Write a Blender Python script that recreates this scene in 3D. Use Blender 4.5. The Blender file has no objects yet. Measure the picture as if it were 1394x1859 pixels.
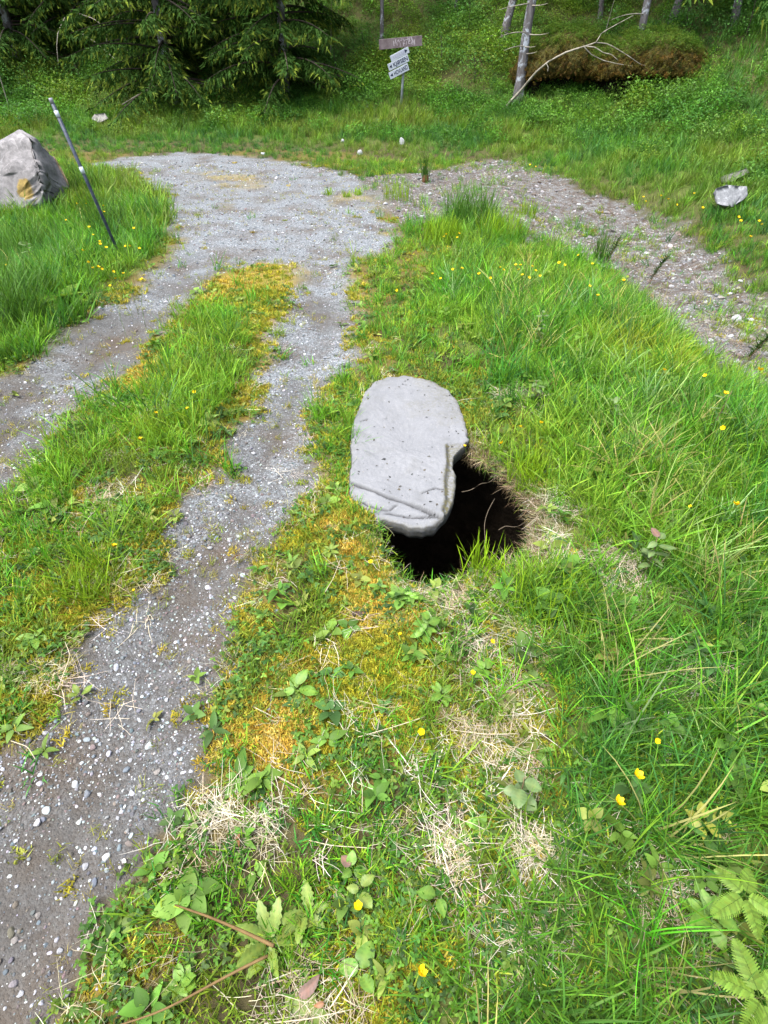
import bpy, bmesh, math, random
import numpy as np
from mathutils import Vector, Matrix, Euler

R = math.radians
rng = np.random.default_rng(11)
random.seed(5)
scene = bpy.context.scene
COL = scene.collection

# ------------------------------------------------------------------ camera, sky, sun, exposure
CAM_H, PITCH, F = 1.6, R(40), 1000.0
cam_d = bpy.data.cameras.new('camera')
cam = bpy.data.objects.new('camera', cam_d); COL.objects.link(cam)
cam.location = (0, 0, CAM_H)
cam.rotation_euler = (R(90) - PITCH, 0, 0)
cam_d.sensor_fit = 'HORIZONTAL'; cam_d.sensor_width = 36.0
cam_d.lens = 36.0 * F / 1394.0
cam_d.clip_start = 0.02; cam_d.clip_end = 600
scene.camera = cam

SUN_EL, SUN_AZ = R(66), R(235)
world = bpy.data.worlds.new('World'); scene.world = world
world.use_nodes = True
wn, wl = world.node_tree.nodes, world.node_tree.links
wn.clear()
sky = wn.new('ShaderNodeTexSky'); sky.sky_type = 'NISHITA'; sky.sun_disc = False
sky.sun_elevation = SUN_EL; sky.sun_rotation = SUN_AZ
sky.air_density = 1.0; sky.dust_density = 4.0; sky.ozone_density = 1.0
hsv = wn.new('ShaderNodeHueSaturation'); hsv.inputs['Saturation'].default_value = 0.62
bg = wn.new('ShaderNodeBackground'); bg.inputs['Strength'].default_value = 0.12
wo = wn.new('ShaderNodeOutputWorld')
wl.new(sky.outputs[0], hsv.inputs['Color']); wl.new(hsv.outputs[0], bg.inputs['Color'])
wl.new(bg.outputs[0], wo.inputs['Surface'])
sun_d = bpy.data.lights.new('sun', 'SUN'); sun_d.energy = 1.4; sun_d.angle = R(28)
sun_d.color = (1.0, 0.975, 0.94)
sun = bpy.data.objects.new('sun', sun_d); COL.objects.link(sun)
_sd = Vector((math.sin(SUN_AZ) * math.cos(SUN_EL), math.cos(SUN_AZ) * math.cos(SUN_EL), math.sin(SUN_EL)))
sun.rotation_euler = _sd.to_track_quat('Z', 'Y').to_euler()
sun.location = (-3, -4, 9)
scene.view_settings.view_transform = 'Standard'
scene.view_settings.look = 'None'
scene.view_settings.exposure = 2.25
scene.view_settings.gamma = 1.0
scene.view_settings.use_curve_mapping = False

# ------------------------------------------------------------------ small maths
def sstep(a, b, x):
    t = np.clip((x - a) / (b - a), 0, 1)
    return t * t * (3 - 2 * t)

def _hash(ix, iy, seed):
    h = (ix.astype(np.int64) * 374761393 + iy.astype(np.int64) * 668265263 + seed * 1442695041) & 0x7fffffff
    h = ((h ^ (h >> 13)) * 1274126177) & 0x7fffffff
    h = h ^ (h >> 16)
    return (h & 0xffff) / 65535.0

def vnoise(x, y, seed=0):
    ix, iy = np.floor(x), np.floor(y)
    fx, fy = x - ix, y - iy
    fx = fx * fx * (3 - 2 * fx); fy = fy * fy * (3 - 2 * fy)
    a = _hash(ix, iy, seed); b = _hash(ix + 1, iy, seed)
    c = _hash(ix, iy + 1, seed); d = _hash(ix + 1, iy + 1, seed)
    return (a * (1 - fx) + b * fx) * (1 - fy) + (c * (1 - fx) + d * fx) * fy

def fbm(x, y, sc, seed=0, octv=4):
    x = np.asarray(x, float) * sc; y = np.asarray(y, float) * sc
    s = np.zeros_like(x); a = 0.5; tot = 0
    for o in range(octv):
        s += a * vnoise(x + 17.3 * o, y - 9.1 * o, seed + o); tot += a
        a *= 0.5; x = x * 2.03; y = y * 2.03
    return s / tot

def sdist(px, py, poly):
    """signed distance to a closed polygon, positive inside"""
    P = np.asarray(poly, float)
    px = np.asarray(px, float); py = np.asarray(py, float)
    shp = px.shape
    px = px.ravel(); py = py.ravel()
    d2 = np.full(px.shape, 1e18); inside = np.zeros(px.shape, bool)
    n = len(P)
    for i in range(n):
        x0, y0 = P[i]; x1, y1 = P[(i + 1) % n]
        ex, ey = x1 - x0, y1 - y0
        L = ex * ex + ey * ey + 1e-12
        t = np.clip(((px - x0) * ex + (py - y0) * ey) / L, 0, 1)
        d2 = np.minimum(d2, (px - x0 - t * ex) ** 2 + (py - y0 - t * ey) ** 2)
        if y0 != y1:
            c = ((y0 > py) != (y1 > py)) & (px < (x1 - x0) * (py - y0) / (y1 - y0) + x0)
            inside ^= c
    return (np.sqrt(d2) * np.where(inside, 1, -1)).reshape(shp)

def ldist(px, py, line):
    P = np.asarray(line, float); d2 = np.full(np.shape(px), 1e18)
    for i in range(len(P) - 1):
        x0, y0 = P[i]; x1, y1 = P[i + 1]
        ex, ey = x1 - x0, y1 - y0; L = ex * ex + ey * ey + 1e-12
        t = np.clip(((px - x0) * ex + (py - y0) * ey) / L, 0, 1)
        d2 = np.minimum(d2, (px - x0 - t * ex) ** 2 + (py - y0 - t * ey) ** 2)
    return np.sqrt(d2)

# ------------------------------------------------------------------ lie of the land
FLAT = [(3.7, -8), (3.6, 2), (3.5, 5), (3.45, 7), (3.05, 8.8), (2.2, 12.0), (0.2, 12.9), (-4, 13.8), (-8, 14.3), (-60, 17), (-60, -8)]

def hill_s(x, y):
    return -sdist(x, y, FLAT)

def softplus(v, k):
    return k * np.logaddexp(0, v / k)

def H0(x, y):
    x = np.asarray(x, float); y = np.asarray(y, float)
    s = hill_s(x, y)
    z = 0.11 * softplus(s, 0.35)
    z = z + 0.44 * softplus(s - 3.6, 0.6) - 0.34 * softplus(s - 10.5, 1.2)
    z = z + sstep(1.5, 5, s) * 0.5 * (fbm(x, y, 0.45, 31, 3) - 0.5) + sstep(4, 8, s) * 0.9 * (fbm(x, y, 0.28, 77, 2) - 0.5)
    z = z - 0.30 * sstep(3.0, 4.0, -x) * (1 - sstep(6.0, 8.5, y))
    z = z - 0.24 * sstep(1.7, 2.5, x) * sstep(2.2, 3.4, y) * (1 - sstep(7.5, 10.5, y)) * (1 - sstep(3.3, 4.2, x))
    z = z + 0.05 * (fbm(x, y, 1.1, 5, 3) - 0.5)
    return z

def raydir(px, py):
    u = (np.asarray(px, float) - 697) / F; v = (929.5 - np.asarray(py, float)) / F
    c, s = math.cos(PITCH), math.sin(PITCH)
    return np.stack([u, c + v * s, v * c - s], -1)

def hit(px, py, up=0.0, H=None):
    """the point of the land (or `up` above it) a sight line meets"""
    H = H or H0
    d = raydir(px, py)
    t = np.full(d.shape[:-1], 0.3); step = 0.02
    done = np.zeros(t.shape, bool); last = t.copy()
    for _ in range(900):
        p = d * t[..., None]
        below = (p[..., 2] + CAM_H) <= H(p[..., 0], p[..., 1]) + up
        done |= below
        if done.all(): break
        last = np.where(done, last, t)
        t = np.where(done, t, t + 0.05 * np.maximum(t, 0.6))
    lo, hi = last, t
    for _ in range(22):
        m = (lo + hi) / 2; p = d * m[..., None]
        below = (p[..., 2] + CAM_H) <= H(p[..., 0], p[..., 1]) + up
        hi = np.where(below, m, hi); lo = np.where(below, lo, m)
    p = d * hi[..., None]
    p[..., 2] += CAM_H
    return p

def on_y(px, py, Y):
    d = raydir(px, py); p = d * (Y / d[..., 1])[..., None]; p[..., 2] += CAM_H
    return p

def ground_poly(pts):
    a = np.array(pts, float); p = hit(a[:, 0], a[:, 1])
    return p[:, :2]

ROAD = ground_poly([(150, 300), (240, 286), (330, 276), (420, 281), (500, 289), (600, 308), (660, 325), (695, 375), (712, 415), (692, 455), (640, 470), (600, 492),
    (540, 478), (470, 474), (400, 492), (345, 505), (312, 450), (320, 400), (300, 350), (255, 318), (200, 306)])
RUT_L = ground_poly([(330, 420), (300, 480), (250, 512), (190, 556), (130, 605), (90, 645), (0, 690), (-150, 750), (-260, 900), (-120, 960), (0, 878), (90, 805), (150, 752), (200, 690), (260, 640),
    (310, 590), (350, 545), (400, 500), (430, 480), (400, 430)])
RUT_R = ground_poly([(550, 470), (520, 530), (502, 600), (484, 660), (455, 730), (425, 800), (385, 870), (335, 945), (285, 1010), (240, 1075), (190, 1140), (120, 1210), (70, 1290), (0, 1370), (-200, 1500), (-500, 1750), (-420, 2150),
    (60, 2150), (150, 1859), (185, 1740), (200, 1640), (250, 1540), (318, 1470), (366, 1400), (398, 1290), (420, 1180), (452, 1060), (508, 960), (552, 860), (580, 760), (614, 690), (645, 620), (655, 560), (645, 500), (610, 475)])
SIDE = ground_poly([(640, 322), (700, 320), (780, 307), (900, 292), (960, 305), (1030, 330), (1100, 362), (1180, 395), (1250, 440), (1310, 490), (1394, 540), (1480, 600), (1500, 720),
    (1394, 725), (1310, 672), (1240, 618), (1180, 545), (1110, 496), (1020, 455), (950, 425), (900, 400), (840, 385), (790, 402), (720, 408), (690, 380), (665, 340)])
STRIP = ground_poly([(395, 575), (440, 610), (452, 690), (415, 770), (340, 835), (250, 840), (215, 800), (280, 720), (330, 640), (365, 585)])
MOSS_Y = ground_poly([(385, 495), (470, 478), (560, 480), (545, 530), (515, 580), (490, 650), (455, 640), (440, 590), (400, 545), (320, 610), (230, 740), (190, 730), (280, 630), (345, 540)])
PATCH = [ground_poly([(345, 312), (400, 306), (470, 318), (480, 345), (420, 350), (360, 335)]), ground_poly([(400, 355), (480, 360), (500, 400), (440, 420), (400, 395)]), ground_poly([(520, 480), (640, 475), (640, 520), (540, 525)]), ground_poly([(590, 345), (700, 350), (700, 385), (600, 375)])]
MOSS_O = ground_poly([(555, 850), (620, 905), (690, 975), (735, 1060), (790, 1150), (800, 1300), (720, 1360), (600, 1430), (450, 1450), (385, 1390), (390, 1290), (480, 1240), (560, 1170), (600, 1080), (545, 980), (525, 900)])
LUSH = ground_poly([(790, 385), (800, 450), (770, 500), (760, 560), (840, 640), (870, 700), (960, 780), (950, 850), (1020, 950), (1040, 1020), (900, 1060), (900, 1160), (970, 1260), (960, 1420), (880, 1560), (760, 1700), (700, 1900), (700, 2200),
    (2400, 2200), (1900, 900), (1500, 770), (1310, 672), (1240, 618), (1180, 545), (1110, 498), (1020, 455), (950, 425), (900, 400), (840, 380)])
LEFTV = ground_poly([(300, 360), (318, 410), (300, 460), (240, 500), (190, 545), (130, 590), (80, 640), (0, 680), (-300, 750), (-700, 500), (-300, 360), (200, 318)])
HOLE = ground_poly([(684, 948), (696, 988), (716, 1026), (743, 1052), (800, 1054), (850, 1038), (890, 1022), (945, 1010), (976, 976), (974, 920), (948, 880), (920, 844), (884, 818), (854, 800), (835, 790),
    (790, 800), (750, 850), (720, 900), (700, 930)])
SLAB_PX = [(677, 693), (704, 684), (736, 680), (782, 690), (812, 703), (829, 727), (840, 752), (848, 776), (851, 798), (837, 809), (825, 823), (822, 841), (829, 855), (826, 884), (820, 915), (806, 938),
    (768, 952), (740, 950), (719, 942), (701, 937), (684, 936), (658, 918), (633, 896), (634, 868), (638, 841), (636, 809), (641, 773), (650, 744), (663, 712)]
SLAB_Z = 0.030
_d = raydir(*np.array(SLAB_PX, float).T); _t = (SLAB_Z - CAM_H) / _d[:, 2]
SLAB = (_d * _t[:, None])[:, :2]

def near_noise(x, y, a, sc, seed):
    return a * 2 * (fbm(x, y, sc, seed, 4) - 0.5)

def masks(x, y):
    x = np.asarray(x, float); y = np.asarray(y, float)
    r = np.sqrt(x * x + y * y)
    nz = near_noise(x, y, 0.16, 3.2, 3) + near_noise(x, y, 0.05, 14, 4)
    nz = nz * (0.8 + 0.12 * r)
    w = 0.05 + 0.012 * r
    m = {}
    road = np.maximum.reduce([sdist(x, y, ROAD), sdist(x, y, RUT_L), sdist(x, y, RUT_R)])
    m['road_d'] = road
    m['road'] = sstep(-w, w, road + nz)
    side = sdist(x, y, SIDE)
    m['side'] = sstep(-w, w, side + nz * 1.2) * (1 - m['road'])
    m['lush'] = sstep(-0.08, 0.12, sdist(x, y, LUSH) + nz)
    m['strip'] = sstep(-0.1, 0.12, sdist(x, y, STRIP) + nz)
    m['mossy'] = sstep(-0.1, 0.12, sdist(x, y, MOSS_Y) + nz)
    m['mosso'] = sstep(-0.12, 0.15, sdist(x, y, MOSS_O) + nz)
    m['leftv'] = sstep(-0.1, 0.15, sdist(x, y, LEFTV) + nz)
    pt = np.maximum.reduce([sdist(x, y, q) for q in PATCH])
    m['patch'] = sstep(-.15, .3, pt + nz) * sstep(.38, .6, fbm(x, y, 2.2, 303, 3))
    m['hole_d'] = sdist(x, y, HOLE)
    m['slab_d'] = sdist(x, y, SLAB)
    m['hill'] = hill_s(x, y)
    st = np.zeros_like(x)
    for cx, cy, rx, ry in STRAW_W:
        st = np.maximum(st, np.exp(-((x - cx) / rx) ** 2 - ((y - cy) / ry) ** 2))
    m['straw'] = st
    m['r'] = r
    return m

STRAW_PX = [(830, 1085, 75, 34), (935, 1250, 38, 70), (880, 1350, 75, 50), (930, 1400, 40, 55), (820, 1520, 48, 85), (1005, 975, 36, 70), (1225, 1245, 60, 32), (985, 925, 30, 40), (440, 1500, 80, 55),
    (190, 905, 32, 26), (110, 1215, 40, 28), (1130, 1060, 30, 60), (950, 730, 60, 20), (1200, 1640, 60, 70), (930, 1690, 60, 70), (130, 560, 50, 25), (880, 1180, 50, 30), (60, 600, 40, 25), (980, 1580, 40, 60), (600, 1830, 80, 40)]
STRAW_W = []
for cx, cy, rx, ry in STRAW_PX:
    p = hit(np.array([cx, cx + rx, cx, cx]), np.array([cy, cy, cy - ry, cy + ry]))
    STRAW_W.append((p[0, 0], p[0, 1], abs(p[1, 0] - p[0, 0]), abs(p[2, 1] - p[3, 1]) / 2))

def H(x, y, m=None):
    x = np.asarray(x, float); y = np.asarray(y, float)
    if m is None: m = masks(x, y)
    z = H0(x, y)
    deep = sstep(-0.1, 0.35, m['road_d'])
    z = z - 0.045 * deep * (1 - sstep(5, 7.5, y))
    z = z + 0.03 * m['strip'] + 0.05 * m['lush'] * (1 - sstep(3.5, 5, y)) * sstep(0.25, 0.6, m['lush'])
    z = z + 0.018 * (fbm(x, y, 6, 8, 3) - 0.5) * (1 - 0.7 * m['road'])
    z = z - 0.05 * sstep(-0.07, 0.01, m['hole_d'])
    z = z - 0.10 * sstep(0.012, 0.06, m['slab_d'])
    return z

# ------------------------------------------------------------------ helpers: objects, tags, materials
def tag(o, label=None, cat=None, group=None, kind=None):
    if label: o['label'] = label
    if cat: o['category'] = cat
    if group: o['group'] = group
    if kind: o['kind'] = kind
    return o

def empty(name, loc, rz=0.0):
    o = bpy.data.objects.new(name, None); COL.objects.link(o)
    o.location = loc; o.rotation_euler = (0, 0, rz); o.empty_display_size = 0.1
    return o

def mesh_np(name, V, Fq, mat=None, smooth=True, attrs=None, mats=None, midx=None):
    """V (n,3); Fq a list of arrays of faces (k,3) or (k,4)"""
    me = bpy.data.meshes.new(name)
    V = np.asarray(V, np.float32)
    if not isinstance(Fq, (list, tuple)): Fq = [Fq]
    Fq = [np.asarray(f, np.int32) for f in Fq if len(f)]
    loops = np.concatenate([f.ravel() for f in Fq])
    tot = np.concatenate([np.full(len(f), f.shape[1], np.int32) for f in Fq])
    start = np.concatenate([[0], np.cumsum(tot)[:-1]]).astype(np.int32)
    me.vertices.add(len(V)); me.vertices.foreach_set('co', V.ravel())
    me.loops.add(len(loops)); me.loops.foreach_set('vertex_index', loops)
    me.polygons.add(len(tot)); me.polygons.foreach_set('loop_start', start)
    try: me.polygons.foreach_set('loop_total', tot)
    except Exception: pass
    me.polygons.foreach_set('use_smooth', np.full(len(tot), smooth, bool))
    if midx is not None: me.polygons.foreach_set('material_index', np.asarray(midx, np.int32))
    for k, a in (attrs or {}).items():
        a = np.asarray(a, np.float32)
        if a.ndim == 1:
            at = me.attributes.new(k, 'FLOAT', 'POINT'); at.data.foreach_set('value', a)
        else:
            if a.shape[1] == 3: a = np.concatenate([a, np.ones((len(a), 1), np.float32)], 1)
            at = me.attributes.new(k, 'FLOAT_COLOR', 'POINT'); at.data.foreach_set('color', a.ravel())
    for mm in (mats or ([mat] if mat else [])): me.materials.append(mm)
    me.update(); me.validate()
    return me

def link(name, me, parent=None, loc=None):
    o = bpy.data.objects.new(name, me); COL.objects.link(o)
    if parent: o.parent = parent
    if loc is not None: o.location = loc
    return o

class NT:
    def __init__(self, name):
        self.m = bpy.data.materials.new(name); self.m.use_nodes = True
        self.t = self.m.node_tree; self.n = self.t.nodes; self.n.clear()
        self.out = self.n.new('ShaderNodeOutputMaterial')
    def N(self, typ, **kw):
        nd = self.n.new(typ)
        for k, v in kw.items():
            if k in nd.inputs.keys() if isinstance(k, str) else False:
                pass
            setattr(nd, k, v)
        return nd
    def L(self, a, b): self.t.links.new(a, b)
    def val(self, sock, v):
        if isinstance(v, bpy.types.NodeSocket): self.L(v, sock)
        elif v is not None: sock.default_value = v
    def attr(self, name, typ='GEOMETRY', out='Fac'):
        nd = self.N('ShaderNodeAttribute', attribute_name=name, attribute_type=typ); return nd.outputs[out]
    def math(self, op, a, b=None, c=None, clamp=False):
        nd = self.N('ShaderNodeMath', operation=op, use_clamp=clamp)
        for i, v in enumerate((a, b, c)):
            if v is not None: self.val(nd.inputs[i], v)
        return nd.outputs[0]
    def mix(self, f, a, b, blend='MIX'):
        nd = self.N('ShaderNodeMix', data_type='RGBA', blend_type=blend)
        self.val(nd.inputs[0], f)
        for s, v in ((nd.inputs[6], a), (nd.inputs[7], b)):
            if isinstance(v, (tuple, list)): v = tuple(v) + (1,) if len(v) == 3 else v
            self.val(s, v)
        return nd.outputs[2]
    def noise(self, scale, detail=3, rough=0.55, vec=None, out='Fac', dist=0.0):
        nd = self.N('ShaderNodeTexNoise'); nd.inputs['Scale'].default_value = scale
        nd.inputs['Detail'].default_value = detail; nd.inputs['Roughness'].default_value = rough
        nd.inputs['Distortion'].default_value = dist
        if vec is not None: self.L(vec, nd.inputs['Vector'])
        return nd.outputs[out]
    def voro(self, scale, vec=None, feature='F1', out='Distance', rand=1.0):
        nd = self.N('ShaderNodeTexVoronoi', feature=feature); nd.inputs['Scale'].default_value = scale
        nd.inputs['Randomness'].default_value = rand
        if vec is not None: self.L(vec, nd.inputs['Vector'])
        return nd.outputs[out]
    def ramp(self, f, stops):
        nd = self.N('ShaderNodeValToRGB'); self.L(f, nd.inputs[0])
        el = nd.color_ramp.elements
        while len(el) < len(stops): el.new(0.5)
        for e, (p, c) in zip(el, stops):
            e.position = p; e.color = (c[0], c[1], c[2], 1) if not isinstance(c, (int, float)) else (c, c, c, 1)
        return nd.outputs[0]
    def pos(self): return self.N('ShaderNodeNewGeometry').outputs['Position']
    def obj(self): return self.N('ShaderNodeTexCoord').outputs['Object']
    def bump(self, h, strength, dist):
        nd = self.N('ShaderNodeBump'); nd.inputs['Strength'].default_value = strength; nd.inputs['Distance'].default_value = dist
        self.L(h, nd.inputs['Height']); return nd.outputs[0]
    def principled(self, color, rough=0.8, spec=0.3, normal=None):
        nd = self.N('ShaderNodeBsdfPrincipled')
        if isinstance(color, (tuple, list)): color = tuple(color) + (1,)
        self.val(nd.inputs['Base Color'], color)
        self.val(nd.inputs['Roughness'], rough)
        nd.inputs['Specular IOR Level'].default_value = spec
        if normal is not None: self.L(normal, nd.inputs['Normal'])
        return nd.outputs[0]
    def end(self, sh):
        self.L(sh, self.out.inputs['Surface']); return self.m

def foliage_mat(name, tint=None, transl=0.38, tip=(1.2, 1.15, 0.95), rough=0.5, spec=0.14, inst=True, root=(0.82, 0.82, 0.75)):
    """leaf shader; colour from the instance's tint (or a fixed tint), varied blade by blade ('var') and root to tip ('tt')"""
    t = NT(name)
    base = t.attr('tint', 'INSTANCER', 'Color') if inst else None
    if base is None:
        rnd = t.N('ShaderNodeObjectInfo').outputs['Random']
        v = t.math('MULTIPLY_ADD', rnd, 0.3, 0.85)
        base = t.mix(1.0, tint, t.N('ShaderNodeCombineColor').outputs[0], 'MULTIPLY')
        cc = base.node.inputs[7].links[0].from_node
        for s in cc.inputs: t.L(v, s)
    var = t.attr('var'); tt = t.attr('tt')
    k = t.math('MULTIPLY_ADD', var, 0.95, 0.5)
    cc = t.N('ShaderNodeCombineColor')
    for s in cc.inputs: t.L(k, s)
    c1 = t.mix(1.0, base, cc.outputs[0], 'MULTIPLY')
    if not inst:
        c1 = t.mix(t.ramp(t.noise(55, 4, 0.65, t.obj()), [(0.35, 0), (0.7, .55)]), c1, t.mix(1.0, c1, (1.25, .85, .7), 'MULTIPLY'))
        c1 = t.mix(t.math('MULTIPLY', t.attr('mid'), .45), c1, t.mix(1.0, c1, (1.9, 1.6, 1.6), 'MULTIPLY'))
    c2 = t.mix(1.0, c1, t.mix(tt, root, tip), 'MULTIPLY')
    pr = t.principled(c2, rough, spec)
    tr = t.N('ShaderNodeBsdfTranslucent'); 
    c3 = t.mix(1.0, c2, (1.15, 1.15, 0.6), 'MULTIPLY')
    t.L(c3, tr.inputs['Color'])
    mx = t.N('ShaderNodeMixShader'); mx.inputs[0].default_value = transl
    t.L(pr, mx.inputs[1]); t.L(tr.outputs[0], mx.inputs[2])
    return t.end(mx.outputs[0])

# ------------------------------------------------------------------ ground material
def ground_material():
    t = NT('ground_earth')
    P = t.pos()
    road, side, moss, green = t.attr('road'), t.attr('side'), t.attr('mossm'), t.attr('green')
    n_big = t.noise(2.2, 4, 0.6, P); n_mid = t.noise(11, 4, 0.6, P); n_fine = t.noise(70, 3, 0.6, P); n_vf = t.noise(240, 2, 0.6, P)
    # gravel: packed fines with pale chips
    v1 = t.N('ShaderNodeTexVoronoi'); v1.inputs['Scale'].default_value = 95; t.L(P, v1.inputs['Vector'])
    v2 = t.N('ShaderNodeTexVoronoi'); v2.inputs['Scale'].default_value = 210; t.L(P, v2.inputs['Vector'])
    sep = t.N('ShaderNodeSeparateColor'); t.L(v1.outputs['Color'], sep.inputs[0])
    sep2 = t.N('ShaderNodeSeparateColor'); t.L(v2.outputs['Color'], sep2.inputs[0])
    chip = t.ramp(sep.outputs[0], [(0.0, (.055, .054, .056)), (0.45, (.105, .116, .125)), (0.75, (.160, .178, .195)), (1.0, (.33, .36, .385))])
    chip2 = t.ramp(sep2.outputs[1], [(0.0, (.050, .048, .048)), (0.6, (.104, .115, .123)), (1.0, (.29, .315, .335))])
    fines = t.ramp(n_mid, [(0.3, (.040, .034, .028)), (0.7, (.066, .063, .058))])
    ex = t.attr('stony')
    g = t.mix(t.math('MULTIPLY_ADD', ex, 0.85, 0.04, clamp=True), fines, t.mix(0.5, chip, chip2))
    g = t.mix(t.math('MULTIPLY', t.ramp(n_big, [(0.45, 0), (0.7, 1)]), 0.75), g, (.060, .043, .027))
    sd = t.mix(t.ramp(n_mid, [(0.35, 0), (0.65, 1)]), t.mix(0.35, chip, (.12, .105, .092)), (.060, .045, .033))
    soil = t.ramp(n_mid, [(0.3, (.030, .024, .012)), (0.7, (.062, .055, .022))])
    grn = t.ramp(n_fine, [(0.3, (.035, .050, .010)), (0.7, (.075, .105, .020))])
    so = t.mix(green, soil, grn)
    ms = t.ramp(n_mid, [(0.3, (.22, .14, .025)), (0.55, (.21, .155, .030)), (0.75, (.13, .14, .025))])
    ms = t.mix(t.math('MULTIPLY', n_fine, 0.6), ms, (.07, .06, .015))
    c = t.mix(moss, so, ms)
    c = t.mix(side, c, sd)
    c = t.mix(road, c, g)
    h = t.math('ADD', t.math('MULTIPLY', n_fine, 0.5), t.math('MULTIPLY', n_vf, 0.3))
    st = t.math('SUBTRACT', 1.0, t.math('ADD', t.math('MULTIPLY', v1.outputs['Distance'], 0.7), t.math('MULTIPLY', v2.outputs['Distance'], 0.4)))
    h2 = t.math('ADD', h, t.math('MULTIPLY', st, t.math('ADD', t.math('MULTIPLY', road, 0.8), side)))
    nb = t.bump(h2, 0.7, 0.012)
    return t.end(t.principled(c, 0.92, 0.15, nb))

GROUND = ground_material()

def build_ground():
    # rows spread away from the camera, columns fan out with the view
    ys = [-120.0, -60, -25, -12, -6, -3.5, -2.2, -1.5]
    y = -1.0
    while y < 30:
        ys.append(y); y += 0.013 + 0.0068 * max(y + 1.0, 0)
    ys += [31, 33, 36, 40, 46, 54, 65, 80, 110, 160]
    ys = np.array(ys)
    s = np.linspace(-1, 1, 321); s = 0.62 * s + 0.38 * s ** 3
    W = 2.0 + 0.92 * np.clip(ys, 0, 40)
    X = W[:, None] * s[None, :]
    ext = np.array([2, 6, 15, 40, 110.0])
    X = np.concatenate([-(W[:, None] + ext[::-1][None]), X, W[:, None] + ext[None]], 1)
    Y = np.repeat(ys[:, None], X.shape[1], 1)
    nr, nc = X.shape
    x, y = X.ravel().copy(), Y.ravel().copy()
    # snap grid points that fall close to the rim of the hole onto the rim
    d = sdist(x, y, HOLE)
    idx = np.where(np.abs(d) < 0.013)[0]
    Pn = HOLE; nxt = np.roll(Pn, -1, 0)
    for i in idx:
        e = nxt - Pn; tt = np.clip(((x[i] - Pn[:, 0]) * e[:, 0] + (y[i] - Pn[:, 1]) * e[:, 1]) / (e ** 2).sum(1), 0, 1)
        q = Pn + e * tt[:, None]; k = np.argmin((q[:, 0] - x[i]) ** 2 + (q[:, 1] - y[i]) ** 2)
        x[i], y[i] = q[k]
    m = masks(x, y)
    z = H(x, y, m)
    V = np.stack([x, y, z], 1)
    ii = np.arange((nr - 1) * (nc - 1)); r_, c_ = ii // (nc - 1), ii % (nc - 1)
    a = r_ * nc + c_
    Q = np.stack([a, a + 1, a + nc + 1, a + nc], 1)
    cx, cy = x[Q].mean(1), y[Q].mean(1)
    keep = ~(sdist(cx, cy, HOLE) > 0)
    green = np.clip(m['lush'] + m['leftv'] + sstep(0, 1.5, m['hill']) + m['strip'], 0, 1) * (1 - .75 * sstep(2.5, 4.5, m['hill']))
    mossm = np.clip(np.maximum(m['mosso'], m['mossy']) + 0.35 * (1 - m['lush']) * sstep(0.45, 0.6, fbm(x, y, 2.3, 40, 3)) * (m['hill'] < 0) * (1 - m['leftv']), 0, 1)
    fade = sstep(-0.25, 0.05, m['road_d']) * (1 - m['road'])
    mossm = np.maximum(mossm, m['patch'])
    mossm = np.maximum(mossm, fade * 0.7 * (1 - sstep(7, 9.5, y)))
    stony = np.clip(sstep(0.46, 0.66, fbm(x, y, 2.6, 60, 4)) * 0.6 + sstep(4.8, 6.5, y) * 0.8 + 0.6 * np.exp(-(m['road_d'] / 0.14 - 0.6) ** 2) * (x > -1.2), 0, 1)
    stony = stony * (.35 + .65 * sstep(.9, 2.6, y)) + .30 * sstep(2.2, 3.6, y) + .25 * sstep(6, 8, y) * (m['patch'] < .2)
    A = {'road': m['road'] * (1 - .55 * m['patch']), 'side': m['side'], 'mossm': mossm, 'green': green, 'stony': stony}
    rm, smk, hl = m['road'][Q].mean(1), m['side'][Q].mean(1), m['hill'][Q].mean(1)
    cls = np.where(rm > 0.5, 1, np.where(smk > 0.5, 2, np.where(hl > 2.6, 3, 0)))
    names = [('ground', 'grassy and mossy ground beside the gravel track', 'ground'),
             ('gravel_road', 'grey gravel track with two wheel ruts curving away to the left', 'track'),
             ('side_track', 'brown stony side track branching off to the right', 'track'),
             ('hillside', 'green hillside rising under the forest', 'hillside')]
    for k, (nm, lb, ct) in enumerate(names):
        q = Q[keep & (cls == k)]
        used = np.unique(q); mp = np.full(len(V), -1, np.int64); mp[used] = np.arange(len(used))
        me = mesh_np(nm, V[used], [mp[q]], GROUND, True, {kk: vv[used] for kk, vv in A.items()})
        tag(link(nm, me), lb, ct, kind='structure')

build_ground()

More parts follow.
